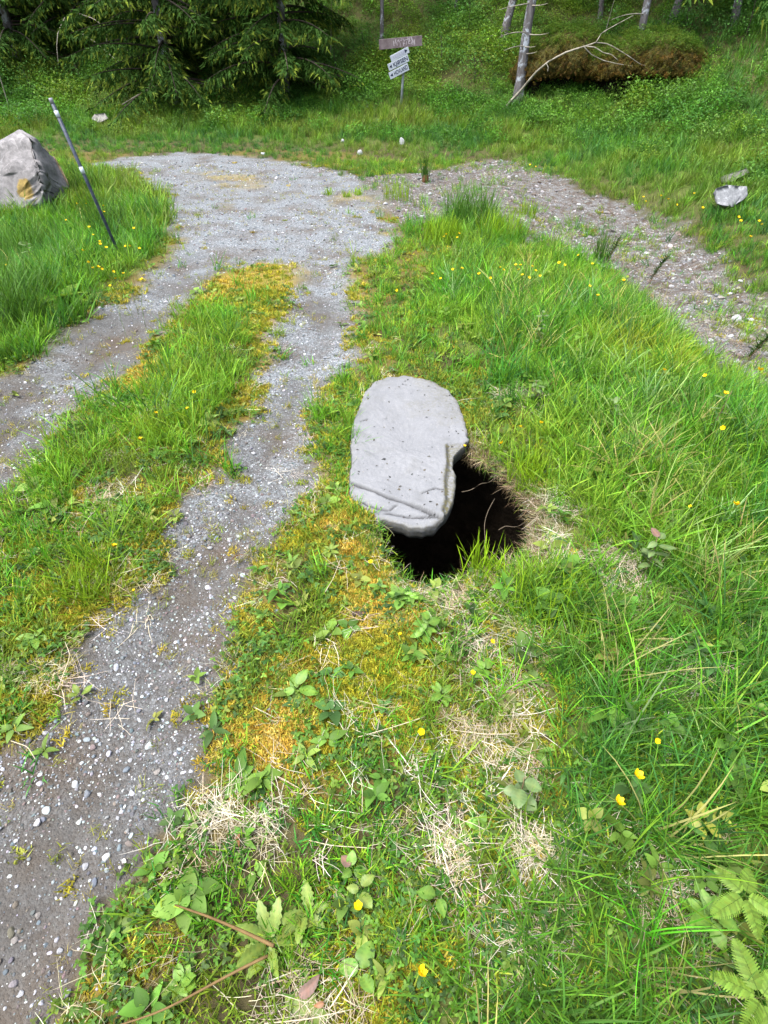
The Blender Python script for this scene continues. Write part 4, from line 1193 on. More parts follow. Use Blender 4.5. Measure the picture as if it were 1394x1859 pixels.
def undergrowth():
    x, y = candidates([0, 0, 0, 0, 0, 20, 48, 44]); m = masks(x, y); hl = m['hill']
    w = sstep(2.4, 3.8, hl) * (.62 + .38 * sstep(.38, .55, fbm(x, y, .8, 55, 3))) * (1 - .85 * sstep(5.5, 7.0, x) * (1 - sstep(6, 8, hl)))
    w = np.maximum(w, .12 * sstep(.5, 1.2, hl)); w = np.maximum(w, .7 * sstep(1.6, 2.6, hl) * sstep(.5, .62, fbm(x, y, .9, 404, 3)) * (1 - .8 * sstep(4.5, 6.0, x)))
    sg = at(727, 190); w = w * (1 - (np.hypot(x - sg[0], (y - sg[1] + .9) * .55) < .75))
    x, y, m = thin(x, y, np.clip(w, 0, 1), m); n = len(x)
    k = sstep(.4, .6, fbm(x, y, .5, 66, 3))[:, None]
    T = tints(n, [(.050, .150, .022), (.070, .185, .026), (.036, .110, .022)]) * (1 - k) + tints(n, [(.10, .205, .024), (.080, .175, .034), (.12, .19, .03)]) * k
    scatter('undergrowth', 'bilberry undergrowth covering the forest slope', 'undergrowth', C_BIL, np.stack([x, y, H(x, y, m) - .03], 1), rrot(n, .2), rng.uniform(.6, 1.3, n) * (1 + .6 * sstep(.5, .68, fbm(x, y, 1.1, 99, 3))), rng.integers(0, 5, n), T)
    B = np.array(BANK_PTS); n = len(B) * 7
    i = rng.integers(0, len(B), n)
    P = B[i, :3] + rng.normal(0, .06, (n, 3)) * np.array([1, 1, .6])
    rot = np.stack([-B[i, 4] * .9, B[i, 3] * .9, rng.uniform(0, 6.28, n)], 1)
    g = np.clip(B[i, 5] * 1.2 + .25 * (fbm(B[i, 0], B[i, 1], 2.5, 17, 3) - .3) + rng.normal(0, .15, n), 0, 1)[:, None]
    T = tints(n, [(.125, .078, .020), (.11, .085, .024), (.080, .052, .016)]) * (1 - g) + tints(n, [(.07, .15, .020), (.10, .165, .024)]) * g
    scatter('bank_moss', 'brown and green moss tufts growing over the hummocks', 'moss', C_MOSS, P, rot, rng.uniform(1.6, 3.4, n), rng.integers(0, 4, n), T)
    k = rng.uniform(0, 1, len(B)) < .5 * sstep(.25, .7, B[:, 5]); Bk = B[k]; n = len(Bk)
    scatter('bank_bilberry', 'bilberry sprigs on top of the hummocks', 'undergrowth', C_BIL, Bk[:, :3] - np.array([0, 0, .05]), rrot(n, .2), rng.uniform(.5, .9, n), rng.integers(0, 5, n), tints(n, [(.06, .13, .016), (.085, .15, .02)]))
undergrowth()

# ------------------------------------------------------------------ the signpost
WHITE = simple_mat('sign_paint', (.30, .33, .37), 0.6, 0.3, 12, (.24, .27, .32))
GALV = simple_mat('galvanised_steel', (.24, .26, .28), 0.5, 0.4, 20, (.18, .20, .22))
OLDWOOD = simple_mat('weathered_wood', (.135, .112, .118), 0.85, 0.15, 8, (.085, .066, .070), .6)
BLACK = simple_mat('sign_lettering', (.012, .016, .04), 0.6, 0.2)
FADED = simple_mat('faded_lettering', (.20, .20, .27), 0.7, 0.2)
PALEP = simple_mat('flaked_paint', (.36, .33, .36), 0.7, 0.2)

def box_mesh(name, sx, sy, sz, mat, bev=0.004):
    bm = bmesh.new(); bmesh.ops.create_cube(bm, size=1)
    for v in bm.verts: v.co = Vector((v.co.x * sx, v.co.y * sy, v.co.z * sz))
    bmesh.ops.bevel(bm, geom=list(bm.edges), offset=bev, segments=1, affect='EDGES')
    me = bpy.data.meshes.new(name); bm.to_mesh(me); bm.free(); me.materials.append(mat); return me

def text_mesh(name, txt, size, mat, thick=.0015):
    cu = bpy.data.curves.new(name, 'FONT'); cu.body = txt; cu.size = size; cu.align_x = 'CENTER'; cu.align_y = 'CENTER'; cu.extrude = thick; cu.offset = size * .018
    o = bpy.data.objects.new(name, cu); COL.objects.link(o)
    bpy.context.view_layer.update()
    me = bpy.data.meshes.new_from_object(o.evaluated_get(bpy.context.evaluated_depsgraph_get()))
    bpy.data.objects.remove(o); me.name = name; me.materials.clear(); me.materials.append(mat)
    return me

def signpost():
    b = at(727, 190); Y = b[1]
    def w(px, py, dy=0.0): return on_y(np.array([px]), np.array([py]), Y + dy)[0]
    o = empty('direction_sign', b); tag(o, 'leaning signpost with old wooden board and white arrow boards before the slope', 'sign')
    top = w(737, 74) - b
    V, Qs, tt = tube([np.array([0, 0, -.3]), top * .5, top], .030, .028, 12)
    link('post', mesh_np('post', V, Qs, GALV), o)
    def board(name, TL, TR, BR, BL, dy, th, mat, label=None):
        P = [w(*q, dy) - b for q in (TL, TR, BR, BL)]
        c = sum(P) / 4; ex = (P[1] + P[2] - P[0] - P[3]) / 2; ez = (P[0] + P[1] - P[2] - P[3]) / 2
        L = np.linalg.norm(ex); ex /= L; ez = ez - ex * ez.dot(ex); Hh = np.linalg.norm(ez); ez /= Hh; ey = np.cross(ez, ex)
        M = Matrix(((ex[0], ey[0], ez[0], c[0]), (ex[1], ey[1], ez[1], c[1]), (ex[2], ey[2], ez[2], c[2]), (0, 0, 0, 1)))
        k = link(name, box_mesh(name, L, th, Hh, mat), o); k.matrix_local = M
        if label: k['label'] = label
        return k, L, Hh
    def on_board(k, me, x, z, th, nm):
        q = link(nm, me, k); q.location = (x, -th / 2 - .0015, z); q.rotation_euler = (R(90), 0, 0); return q
    def arrow(s, direction, mat):
        V = np.array([(-.5 * s * direction, .5 * s, 0), (-.5 * s * direction, -.5 * s, 0), (.45 * s * direction, 0, 0)])
        V = np.concatenate([V, V + np.array([0, 0, .002])])
        return mesh_np('arrow', V, [np.array([(0, 1, 2), (3, 5, 4)]), np.array([(0, 3, 4, 1), (1, 4, 5, 2), (2, 5, 3, 0)])], mat, False)
    k, L, h = board('wooden_board', (688, 72), (766, 64), (766.5, 83.5), (688, 90.5), -.055, .028, OLDWOOD, 'weathered brown board with flaked pale writing')
    bm = bmesh.new(); r = random.Random(4)
    for row, (z, x0, x1) in enumerate([(.25, -.12, .28), (-.12, -.16, .36)]):
        x = x0 * L
        while x < x1 * L:
            for q in range(r.choice((1, 2))):
                ww, hh = (r.uniform(.006, .012), r.uniform(.05, .1)) if r.random() < .7 else (r.uniform(.02, .04), .008)
                mt = Matrix.Translation((x + q * .022, z * h + r.uniform(-.02, .02), 0)) @ Matrix.Rotation(r.uniform(-.3, .3), 4, 'Z') @ Matrix.Diagonal((ww, hh, .002, 1))
                bmesh.ops.create_cube(bm, size=1, matrix=mt)
            x += r.uniform(.045, .075)
    me = bpy.data.meshes.new('flaked_lettering'); bm.to_mesh(me); bm.free(); me.materials.append(PALEP)
    on_board(k, me, 0, 0, .028, 'flaked_lettering')
    k, L, h = board('arrow_board', (708, 101), (741, 85), (743, 95), (710, 114), -.075, .01, WHITE, 'uppermost white board, arrow pointing right, faded writing')
    on_board(k, arrow(.07, 1, BLACK), L * .36, h * .05, .01, 'arrow')
    bm = bmesh.new()
    for i in range(6):
        for q in range(2):
            mt = Matrix.Translation((-L * .36 + i * L * .11 + q * L * .045, 0, 0)) @ Matrix.Rotation(r.uniform(-.35, .35), 4, 'Z') @ Matrix.Diagonal((.010, h * r.uniform(.4, .62), .002, 1))
            bmesh.ops.create_cube(bm, size=1, matrix=mt)
    me = bpy.data.meshes.new('faded_lettering'); bm.to_mesh(me); bm.free(); me.materials.append(FADED)
    on_board(k, me, 0, 0, .01, 'faded_lettering')
    for txt, cs in (('KJØSEN', [(703.5, 116.4), (740.4, 98.5), (742.5, 111), (706.3, 130)]), ('HOVLAND', [(705.4, 131.8), (740.2, 114.5), (742.5, 127), (708.5, 145.5)])):
        k, L, h = board('arrow_board', *cs, -.078 if txt[0] == 'K' else -.082, .01, WHITE, 'white board reading %s, arrow pointing left' % txt)
        on_board(k, arrow(h * .5, -1, BLACK), -L * .39, 0, .01, 'arrow')
        me = text_mesh('lettering', txt, h * .80, BLACK)
        q = on_board(k, me, L * .10, 0, .01, 'lettering')
        wd = max(v.co.x for v in me.vertices) - min(v.co.x for v in me.vertices); q.scale = (L * .70 / wd, 1.0, 1)
signpost()

# ------------------------------------------------------------------ snow marker pole, boulder, rocks
def marker_pole():
    b = at(222, 474); Y = b[1]
    top = on_y(np.array([91]), np.array([178]), Y)[0]
    o = empty('snow_marker_pole', b); tag(o, 'thin dark snow marker pole with two pale bands, leaning left beside the road', 'marker pole')
    D = top - b; n = np.linalg.norm(D)
    m = simple_mat('pole_plastic', (.022, .03, .05), 0.5, 0.3, 25, (.045, .055, .08))
    band = simple_mat('reflective_band', (.42, .47, .52), 0.35, 0.5)
    capm = simple_mat('pole_cap', (.20, .20, .24), 0.5, 0.4)
    V, Qs, tt = tube([D * -.15, D * .5, D * .972], .0135, .0155, 12); link('pole', mesh_np('pole', V, Qs, m), o)
    V, Qs, tt = tube([D * .972, D * .99, D], .0165, .0160, 12); link('end_cap', mesh_np('end_cap', V, Qs, capm), o)
    for y0, y1 in ((201, 213), (303, 315)):
        f = []
        for yy in (y0, y1):
            lo, hi = 0.0, 1.0
            for _ in range(30):
                mm = (lo + hi) / 2
                if proj(b + D * mm)[1] < yy: hi = mm
                else: lo = mm
            f.append(lo)
        V, Qs, tt = tube([D * f[1], D * (f[0] + f[1]) / 2, D * f[0]], .0172, .0174, 12); link('reflective_band', mesh_np('reflective_band', V, Qs, band), o)
marker_pole()

def rocks():
    q = lambda px, py, Y: on_y(np.array([px]), np.array([py]), Y)[0]
    pts = [q(-70, 330, 8.1), q(-50, 385, 8.0), q(10, 385, 7.9), q(74, 374, 7.95), q(54, 243, 8.4), q(70, 305, 8.1), q(77, 345, 8.0), q(96, 284, 8.8), q(126, 345, 8.6), q(126, 362, 8.5),
           q(36, 235, 8.55), q(2, 262, 8.35), q(-60, 285, 8.7), q(-60, 400, 9.3), q(90, 395, 9.4), q(20, 262, 9.2)]
    lc = q(38, 338, 7.97)
    base = np.array([np.mean([p[0] for p in pts]), np.mean([p[1] for p in pts]), np.min([p[2] for p in pts])])
    m = rock_mat('boulder_rock', (.100, .096, .097), (.205, .198, .200), lich=(tuple(lc - base), .15), lc=(.20, .145, .045), scale=2.2)
    ob, o = hull_rock('boulder', pts, m, 7, .07, 3.4, origin=base)
    tag(ob, 'big grey angular boulder with a tan lichen patch at the left edge', 'boulder')
    fl = [q(98, 283, 8.82), q(104, 292, 8.75), q(124, 330, 8.6), q(127, 348, 8.62), q(112, 312, 9.0), q(96, 284, 9.1), q(126, 344, 9.0), q(108, 318, 8.7)]
    hull_rock('rock_flake', fl, rock_mat('flake_rock', (.13, .095, .06), (.19, .15, .10), scale=5), 2, .01, 8.0, parent=ob, origin=base)
    pale = rock_mat('pale_rock', (.14, .146, .155), (.25, .258, .272), scale=5)
    yr = at(1330, 378)[1]; yq = at(1335, 334)[1]; yl = at(180, 226)[1]
    P = [q(1292, 352, yr + -0.05), q(1300, 340, yr + -0.10), q(1322, 334, yr + -0.05), q(1356, 338, yr + 0.00), q(1358, 356, yr + -0.05), q(1330, 376, yr + -0.20), q(1300, 372, yr + -0.20), q(1310, 340, yr + 0.35), q(1354, 345, yr + 0.35), q(1325, 385, yr + 0.25)]
    ob, o = hull_rock('rock', P, pale, 3, .02, 6.0); tag(ob, 'pale grey rock in the grass bank at the right edge', 'rock')
    P = [q(1305, 322, yq + -0.05), q(1356, 302, yq + 0.05), q(1362, 312, yq + -0.05), q(1310, 332, yq + -0.15), q(1340, 325, yq + 0.45), q(1330, 330, yq + -0.15)]
    ob, o = hull_rock('rock', P, rock_mat('grassy_rock', (.07, .075, .055), (.13, .135, .11), scale=5), 3, .02, 6.0); tag(ob, 'flat mossy rock just above the pale rock at the right edge', 'rock')
    P = [q(165, 216, yl + -0.05), q(172, 206, yl + -0.05), q(190, 204, yl + -0.05), q(198, 216, yl + -0.15), q(180, 224, yl + -0.25), q(180, 210, yl + 0.45)]
    ob, o = hull_rock('rock', P, rock_mat('grey_rock', (.11, .11, .10), (.22, .21, .2), scale=5), 3, .02, 5.0); tag(ob, 'small grey rock in the grass right behind the top of the marker pole', 'rock')
    stm = [rock_mat('loose_stone', (.26, .265, .28), (.38, .385, .40), scale=9), rock_mat('loose_stone_brown', (.17, .155, .14), (.28, .26, .245), scale=9)]
    ms = [pebble(800 + i, 3) for i in range(6)]
    for i, me in enumerate(ms): me.polygons.foreach_set('use_smooth', np.ones(len(me.polygons), bool))
    def stone(px, py, wpx, label, pal=0, flat=1.0, group=None):
        p = at(px, py); dep = p[1] * math.cos(PITCH) - (p[2] - CAM_H) * math.sin(PITCH)
        d = wpx / F * dep
        me = ms[rs.randint(0, 5)].copy(); me.materials.append(stm[pal])
        ob = link('stone', me, None, (p[0], p[1], gz(p[0], p[1]) + d * .16)); ob.scale = (d, d, d * 1.1 * flat); ob.rotation_euler = (0, 0, rs.uniform(0, 6.28))
        tag(ob, label, 'stone', group)
    rs = random.Random(3)
    stone(730, 262, 13, 'upright white stone in the verge grass below the sign', 0, 2.0)
    stone(622, 258, 10, 'small white stone half hidden in the verge left of the upright white stone', 0)
    stone(653, 280, 11, 'pale stone low in the verge just beyond the gravel', 0, 1.6)
    stone(978, 228, 12, 'pale stone in the verge below the fallen branch', 0, 1.4)
    stone(478, 281, 10, 'white stone on the far edge of the gravel road bend', 0)
    stone(766, 396, 17, 'flat pale stone on the side track left of the rush tussock', 0, .6)
    for k, (px, py, w_) in enumerate([(1335, 583, 22), (1361, 583, 13), (1376, 546, 15), (1218, 522, 12), (1243, 521, 9), (1283, 585, 12), (1308, 542, 14), (1325, 535, 10), (1340, 525, 12), (1300, 505, 10), (1270, 560, 9),
                      (1350, 610, 14), (1385, 600, 14), (1330, 640, 13), (1260, 475, 9), (1225, 450, 8), (1150, 420, 9), (1100, 410, 8), (1050, 372, 9), (960, 350, 8), (880, 330, 8), (840, 350, 9), (1010, 400, 8), (920, 372, 8), (1185, 470, 9),
                      (1388, 560, 12), (1290, 620, 12), (700, 372, 10), (1068, 440, 9), (1130, 455, 9)]):
        if k == 0: stone(px, py, w_, 'largest pale stone among the loose stones of the side track', 0)
        elif k == 1: stone(px, py, w_, 'smaller pale stone touching the right side of the largest side track stone', 0)
        else: stone(px, py, w_, 'loose stone lying on the brown side track', rs.choice((0, 1, 1)), .8, 'loose stones on the side track')
    for px, py, w_ in [(283, 1395, 15), (150, 1568, 14), (118, 1822, 15), (354, 1455, 11), (120, 1802, 18), (104, 1722, 14), (346, 1398, 11), (298, 1262, 12), (361, 1235, 12), (15, 1700, 13), (60, 1655, 12), (323, 1432, 10), (210, 1480, 10), (172, 1660, 11), (190, 1770, 12), (28, 1800, 12), (150, 1745, 10), (250, 1420, 10), (230, 1370, 9)]:
        stone(px, py, w_, 'pebble lying on the near end of the right wheel rut', rs.choice((0, 0, 1)), .8, 'pebbles on the near rut')
rocks()

# ------------------------------------------------------------------ tussocks, flowers, ferns and other single plants
RUSHM = foliage_mat('rush', (.050, .145, .030), inst=False, tip=(1.3, 1.1, .8))
CLUMPM = foliage_mat('grass_clump_blades', (.15, .29, .016), inst=False, tip=(1.15, 1.1, .8), root=(.8, .8, .6))
BROWNB = simple_mat('rush_base', (.09, .04, .02), .8, .15)

def upright(px, py): return at(px, py)

def tussock(px, py, h, rad, n, label, mat=None, cat='rush tussock', name='rush_tussock', seed=1, w=.006, lean=.16, base=False, curve=.5):
    p = at(px, py)
    V, Fq, att = blades(n, h * .55, h, w, lean, curve, rad, 5, 900 + seed)
    if base:
        o = empty(name, p); tag(o, label, cat)
        link('stems', mesh_np('stems', V, Fq, mat or RUSHM, True, att), o)
        V, Qs, tt = tube([(0, 0, -.03), (0, 0, .05), (.005, 0, .10)], rad * 1.15, rad * .8, 9); link('brown_base', mesh_np('brown_base', V, Qs, BROWNB), o)
    else:
        tag(link(name, mesh_np(name, V, Fq, mat or RUSHM, True, att), None, (p[0], p[1], p[2] - .015)), label, cat)

tussock(772, 331, .46, .05, 70, 'narrow upright rush with a reddish brown foot on the far side track', base=True, seed=1, w=.009)
tussock(852, 412, .56, .30, 380, 'wide rush tussock at the near edge of the side track, behind the slab', seed=2, w=.007, lean=.22)
tussock(1088, 474, .40, .12, 90, 'small rush tussock at the right rim of the grass hump', seed=3)
tussock(958, 392, .26, .10, 70, 'small yellow green tussock on the side track right of the wide rush tussock', CLUMPM, 'grass tussock', 'grass_tussock', 4)
tussock(722, 362, .30, .20, 110, 'sparse grass tussock on the side track left of the narrow upright rush', CLUMPM, 'grass tussock', 'grass_tussock', 5)
tussock(8, 600, .62, .30, 330, 'big dark rush tussock at the left edge of the picture', seed=6, w=.007, lean=.3, curve=.8)
tussock(200, 425, .50, .22, 200, 'dark rush tussock just left of the marker pole', seed=7, lean=.25, w=.007)
tussock(90, 470, .52, .3, 220, 'broad rush tussock in front of the boulder', seed=8, lean=.28, w=.008)
tussock(48, 548, .55, .26, 260, 'dark rush tussock just behind the big one at the left edge', seed=31, w=.007, lean=.3, curve=.8)
tussock(20, 480, .55, .3, 260, 'rush tussock between the boulder and the big tussock at the left edge', seed=32, w=.008, lean=.3, curve=.7)
tussock(165, 350, .45, .25, 180, 'rush tussock behind the marker pole at the right of the boulder', seed=33, w=.009, lean=.25)
tussock(800, 440, .34, .22, 260, 'bright green grass tussock on the hump tip, left of the wide rush tussock', CLUMPM, 'grass tussock', 'grass_tussock', 34, .006, .3)
tussock(905, 430, .36, .25, 240, 'bright green grass tussock right beside the wide rush tussock', CLUMPM, 'grass tussock', 'grass_tussock', 35, .006, .3)
tussock(505, 607, .11, .045, 70, 'small isolated grass tuft on the right wheel rut', CLUMPM, 'grass tuft', 'grass_tuft', 9, .004, .55)
tussock(868, 1040, .20, .07, 60, 'bright upright grass tuft at the front rim of the hole', CLUMPM, 'grass tuft', 'grass_tuft', 10, .006, .22)
tussock(975, 1110, .26, .15, 330, 'dense bright green grass clump right in front of the hole', CLUMPM, 'grass tuft', 'grass_tuft', 11, .0045, .5, curve=.9)
tussock(970, 870, .22, .13, 240, 'bright grass clump right behind the hole', CLUMPM, 'grass tuft', 'grass_tuft', 12, .0045, .45)
tussock(390, 690, .18, .16, 200, 'tall grass clump at the upper end of the middle strip', CLUMPM, 'grass tuft', 'grass_tuft', 13, .005, .4)
tussock(310, 790, .19, .18, 220, 'tall grass clump in the middle of the strip between the ruts', CLUMPM, 'grass tuft', 'grass_tuft', 14, .005, .45)
tussock(165, 1070, .20, .13, 200, 'loose grass clump beside the right wheel rut, at the near end of the strip', CLUMPM, 'grass tuft', 'grass_tuft', 15, .0045, .5)
for k, (px, py) in enumerate([(596, 354), (630, 358), (651, 354)]):
    tussock(px, py, .14, .06, 50, 'tiny yellow green grass tuft on the road bend, %s' % ('left one of a row of three', 'middle one of a row of three', 'right one of a row of three')[k], CLUMPM, 'grass tuft', 'grass_tuft', 20 + k, .008, .4)

# buttercups
PETAL = simple_mat('buttercup_petal', (.62, .42, .004), .55, .15)
STEMM = simple_mat('flower_stem', (.07, .13, .02), .6, .3)
def flower_mesh():
    parts = []
    for k in range(5):
        V, Fq, tt = leaf_grid(.0115, .0125, 4, .05, -.5, shape=(.7, .6)); parts.append((V @ rotm(0, -.25, k * 1.2566).T, Fq, tt, 0))
    V, Qs, tt = tube([(0, 0, -.001), (0, 0, .003), (0, 0, .005)], .003, .002, 7); parts.append((V, Qs, tt, 1))
    V, Fq, at_ = assemble(parts); return mesh_np('flower', V, Fq, PETAL)
FLOWER = flower_mesh()
def stem_mesh(h, sd):
    r = random.Random(sd); dx, dy = r.uniform(-.25, .25) * h, r.uniform(-.25, .25) * h
    V, Qs, tt = tube(bez((dx, dy, -h), (dx * .9, dy * .9, -h * .4), (0, 0, 0), 6), .0012, .0009, 5); return mesh_np('stem', V, Qs, STEMM)
STEMS = {h: [stem_mesh(h, int(h * 1000) + i) for i in range(3)] for h in (.06, .14, .24, .36, .46)}
BUTTER = []
def buttercup(px, py, h, label, group=None, sc=1.0):
    if px > 880 and 600 < py < 1500: h += .07
    elif h > .2: h += .05
    sc *= 1.2
    p = hit(np.array([px]), np.array([py]), h)[0]
    o = empty('buttercup', p); o.rotation_euler = (0, 0, rf.uniform(0, 6.28)); o.scale = (sc,) * 3
    tag(o, label, 'flower', group)
    hh = min((q for q in STEMS if q * sc >= h - .02), default=max(STEMS))
    s = link('stem', rf.choice(STEMS[hh]), o)
    f = link('flower', FLOWER, o); f.rotation_euler = (rf.gauss(0, .35) + .2, rf.gauss(0, .35), 0)
rf = random.Random(8)
for px, py, h, lb, sc in [
    (763, 1765, .14, 'single buttercup nearest the bottom edge, in the long grass', 1.0), (765, 1328, .06, 'buttercup in low clover below the straw patch in front of the hole', .9),
    (673, 1021, .06, 'buttercup on the orange moss left of the hole', .8), (207, 991, .06, 'buttercup at the edge of the strip beside the right wheel rut', .9),
    (1157, 1408, .24, 'upper one of two close buttercups in the dark grass at lower right', 1.05), (1122, 1455, .24, 'lower one of two close buttercups in the dark grass at lower right', 1.0),
    (1337, 916, .36, 'large buttercup in tall grass at the right edge, level with the hole', 1.0), (1380, 672, .36, 'largest buttercup at the right edge, level with the top of the slab', 1.25),
    (1317, 715, .36, 'bright buttercup just below left of the largest one at the right edge', 1.0), (1313, 777, .36, 'buttercup in the right grass below the bright pair', .85),
    (910, 805, .14, 'buttercup right beside the notch of the slab', .9), (982, 768, .14, 'buttercup under the round leaved sapling right of the slab', .9), (945, 775, .14, 'small buttercup between slab and round leaved sapling', .7),
    (843, 810, .06, 'buttercup touching the right corner of the slab', .7), (650, 1645, .06, 'closed buttercup among broad leaves near the bottom', .9), (1206, 672, .24, 'small buttercup in the yellow green herbs below the side track', .8),
    (1280, 683, .24, 'small buttercup between the herbs and the right edge', .9), (255, 797, .14, 'buttercup at the left front of the tall strip clump', .9), (283, 750, .14, 'buttercup on the left of the tall strip clump', .8),
    (340, 742, .14, 'upper one of two buttercups inside the strip clump', .8), (352, 712, .14, 'buttercup at the top of the strip clump', .9), (893, 1165, .06, 'small buttercup below the dense bright grass clump', .7),
    (858, 1222, .06, 'small buttercup beside the straw in front of the hole', .7), (1085, 537, .24, 'buttercup on the crest of the grass hump, right one', 1.0), (1070, 520, .24, 'buttercup on the crest of the grass hump, left one', .9),
    (1132, 510, .24, 'buttercup on the crest near the small rush tussock', 1.1), (1254, 920, .24, 'small buttercup left of the large one level with the hole', .6), (1192, 1345, .24, 'small bud flower right of the two close buttercups', .6),
    (726, 1152, .06, 'tiny buttercup on moss below the wood chip', .6), (243, 1072, .06, 'tiny buttercup at the near end of the strip', .5)]:
    buttercup(px, py, h, lb, None, sc)
for px, py in [(806, 430), (830, 432), (833, 424), (810, 426), (785, 498), (800, 506), (822, 490), (838, 488), (908, 486), (914, 490), (936, 482), (942, 490), (948, 500), (966, 484), (972, 492), (980, 502), (945, 482), (960, 505), (1015, 478), (1025, 482), (1050, 464), (1075, 480), (721, 527), (870, 498), (890, 505)]:
    buttercup(px, py, .24, 'small buttercup in the scattered patch on top of the grass hump behind the slab', 'buttercups on the grass hump', rf.uniform(.8, 1.1))
for px, py in [(140, 370), (157, 370), (188, 374), (189, 385), (162, 413), (169, 427), (181, 439), (182, 444), (193, 450), (228, 448), (236, 447), (253, 452), (161, 477), (178, 485), (185, 489), (206, 494), (224, 497), (169, 487), (200, 520), (258, 508), (12, 482), (150, 455), (243, 415), (120, 400), (210, 506)]:
    buttercup(px, py, .24, 'small buttercup in the grass around the foot of the marker pole', 'buttercups around the marker pole', rf.uniform(.8, 1.15))
for px, py in [(1168, 358), (1172, 366), (1213, 362), (1200, 356), (1260, 352), (1275, 378), (1378, 402), (1383, 408), (1344, 402), (1362, 430), (1228, 372), (962, 300), (972, 303), (1340, 395)]:
    buttercup(px, py, .24, 'small buttercup in the grass bank beyond the side track', 'buttercups on the right bank', rf.uniform(1.0, 1.4))

# broad leaved plants, each leaf a part
def leafmat(name, c, tip=(1.1, 1.1, 1.0)): return foliage_mat(name, c, inst=False, transl=.3, tip=tip, root=(.85, .85, .8), spec=.35)
L_BRIGHT = leafmat('leaf_bright', (.095, .21, .03)); L_GREY = leafmat('leaf_grey_green', (.09, .16, .06)); L_PALE = leafmat('leaf_pale', (.12, .20, .035))
L_RED = leafmat('leaf_reddish', (.17, .12, .10)); L_YG = leafmat('leaf_yellow_green', (.20, .24, .04))
def leaf_obj_mesh(L, W, tooth, mat, droop, fold, shape, nl=12):
    """a single leaf blade, five points across: folded midrib, sunken side veins, wavy curled rim"""
    V, tt, mid, Fq = [], [], [], []
    rr = random.Random(int(L * 9000 + W * 7000 + droop * 100))
    ph, tw, bend = rr.uniform(0, 6), rr.uniform(-.5, .5), rr.uniform(-.25, .25)
    for k in range(nl + 1):
        t = k / nl
        w = W * .5 * (math.sin(math.pi * t ** shape[0]) ** shape[1] if 0 < t < 1 else 0) + (.0008 if t in (0, 1) else 0)
        if tooth: w *= 1 + tooth * (.5 if k % 2 else -.5)
        for j, u in enumerate((-1, -.5, 0, .5, 1)):
            z = -droop * L * t * t + fold * abs(u) * w - .35 * fold * w * u * u * 1.6
            z += (.055 * W * (1 if k % 2 else -1) if abs(u) == .5 else 0) + .05 * W * math.sin(t * 9 + ph + u) * abs(u) + tw * u * w * t
            V.append((L * .12 + L * t, u * w + bend * L * t * t, z)); tt.append(t); mid.append(1.0 if u == 0 else (.35 if k % 2 and abs(u) == .5 else 0.0))
    for k in range(nl):
        for j in range(4):
            a = k * 5 + j; Fq.append((a, a + 5, a + 6, a + 1))
    q, Qs, t2 = tube([(0, 0, 0), (L * .06, 0, 0), (L * .14, 0, 0)], L * .012, L * .008, 5)
    n0 = len(V)
    V, Fs, att = assemble([(np.array(V), np.array(Fq), np.array(tt), .5), (q, Qs, t2 * 0, .3)])
    att['mid'] = np.concatenate([np.array(mid), np.zeros(len(q))])
    return mesh_np('leaf', V, Fs, mat, True, att)
PLANT_K = .82
def plant(px, py, h, leaves, label, cat='plant', name='broadleaf_plant', mat=L_BRIGHT, size=.05, ratio=.7, tooth=.0, pitch=(.1, .6), stem=True, shape=(.8, .7), seed=0, extra=None, spread=.25, lift=0.0):
    r = random.Random(seed); p = at(px, py); p[2] = gz(p[0], p[1]) + lift; size = size * PLANT_K
    o = empty(name, p, r.uniform(0, 6)); tag(o, label, cat)
    if stem:
        V, Qs, tt = tube(bez((0, 0, -.02), (.01, 0, h * .5), (0, .01, h), 7), .0026, .0014, 6); link('stem', mesh_np('stem', V, Qs, BROWNST if h > .1 else STEMM), o)
    vs = [leaf_obj_mesh(size * k, size * ratio * k, tooth, mat, d, f, shape) for k, d, f in ((1.0, .2, .2), (.8, .35, .3), (1.15, .15, .12))]
    for i in range(leaves):
        me = vs[i % 3]
        lf = link('leaf', me, o)
        f = (i + .5) / leaves
        z = h * (1 - spread * 2.6 * f) if stem else .01 + .015 * r.random()
        lf.location = (0, 0, max(z, .01)); lf.rotation_euler = (r.gauss(0, .2), -r.uniform(*pitch) * (1 if not stem else r.choice((1, .4, -.4))), i * 2.4 + r.uniform(-.4, .4))
    if extra:
        for mt in extra:
            me = leaf_obj_mesh(size, size * ratio, tooth, mt, .2, .2, shape); lf = link('leaf', me, o); lf.location = (0, 0, h * 1.02); lf.rotation_euler = (r.gauss(0, .2), -.1, r.uniform(0, 6.28)); lf['label'] = 'greyish red leaf'
BROWNST = simple_mat('woody_stem', (.13, .085, .05), .7, .2)
plant(1160, 1065, .20, 10, 'sallow sapling with one reddish leaf in the long grass right of the hole', 'sapling', 'tree_seedling', L_GREY, .062, .58, .08, extra=[L_RED], seed=1)
plant(932, 1465, .16, 7, 'seedling with rounded green leaves right of the straw patch', 'sapling', 'tree_seedling', L_GREY, .055, .8, .06, seed=2)
plant(965, 752, .16, 8, 'seedling with round grey green leaves right of the slab', 'sapling', 'tree_seedling', L_GREY, .05, .8, seed=3)
plant(970, 650, .26, 22, 'bushy sallow seedling above the slab, in the grass hump', 'sapling', 'tree_seedling', L_GREY, .05, .55, .06, seed=4, spread=.33)
plant(1100, 800, .22, 9, 'pale leaved seedling in the long grass right of the slab', 'sapling', 'tree_seedling', L_GREY, .055, .6, seed=5)
plant(668, 720, .03, 3, 'little round leaved seedling touching the upper left edge of the slab', 'plant', 'broadleaf_plant', L_GREY, .04, .85, seed=6)
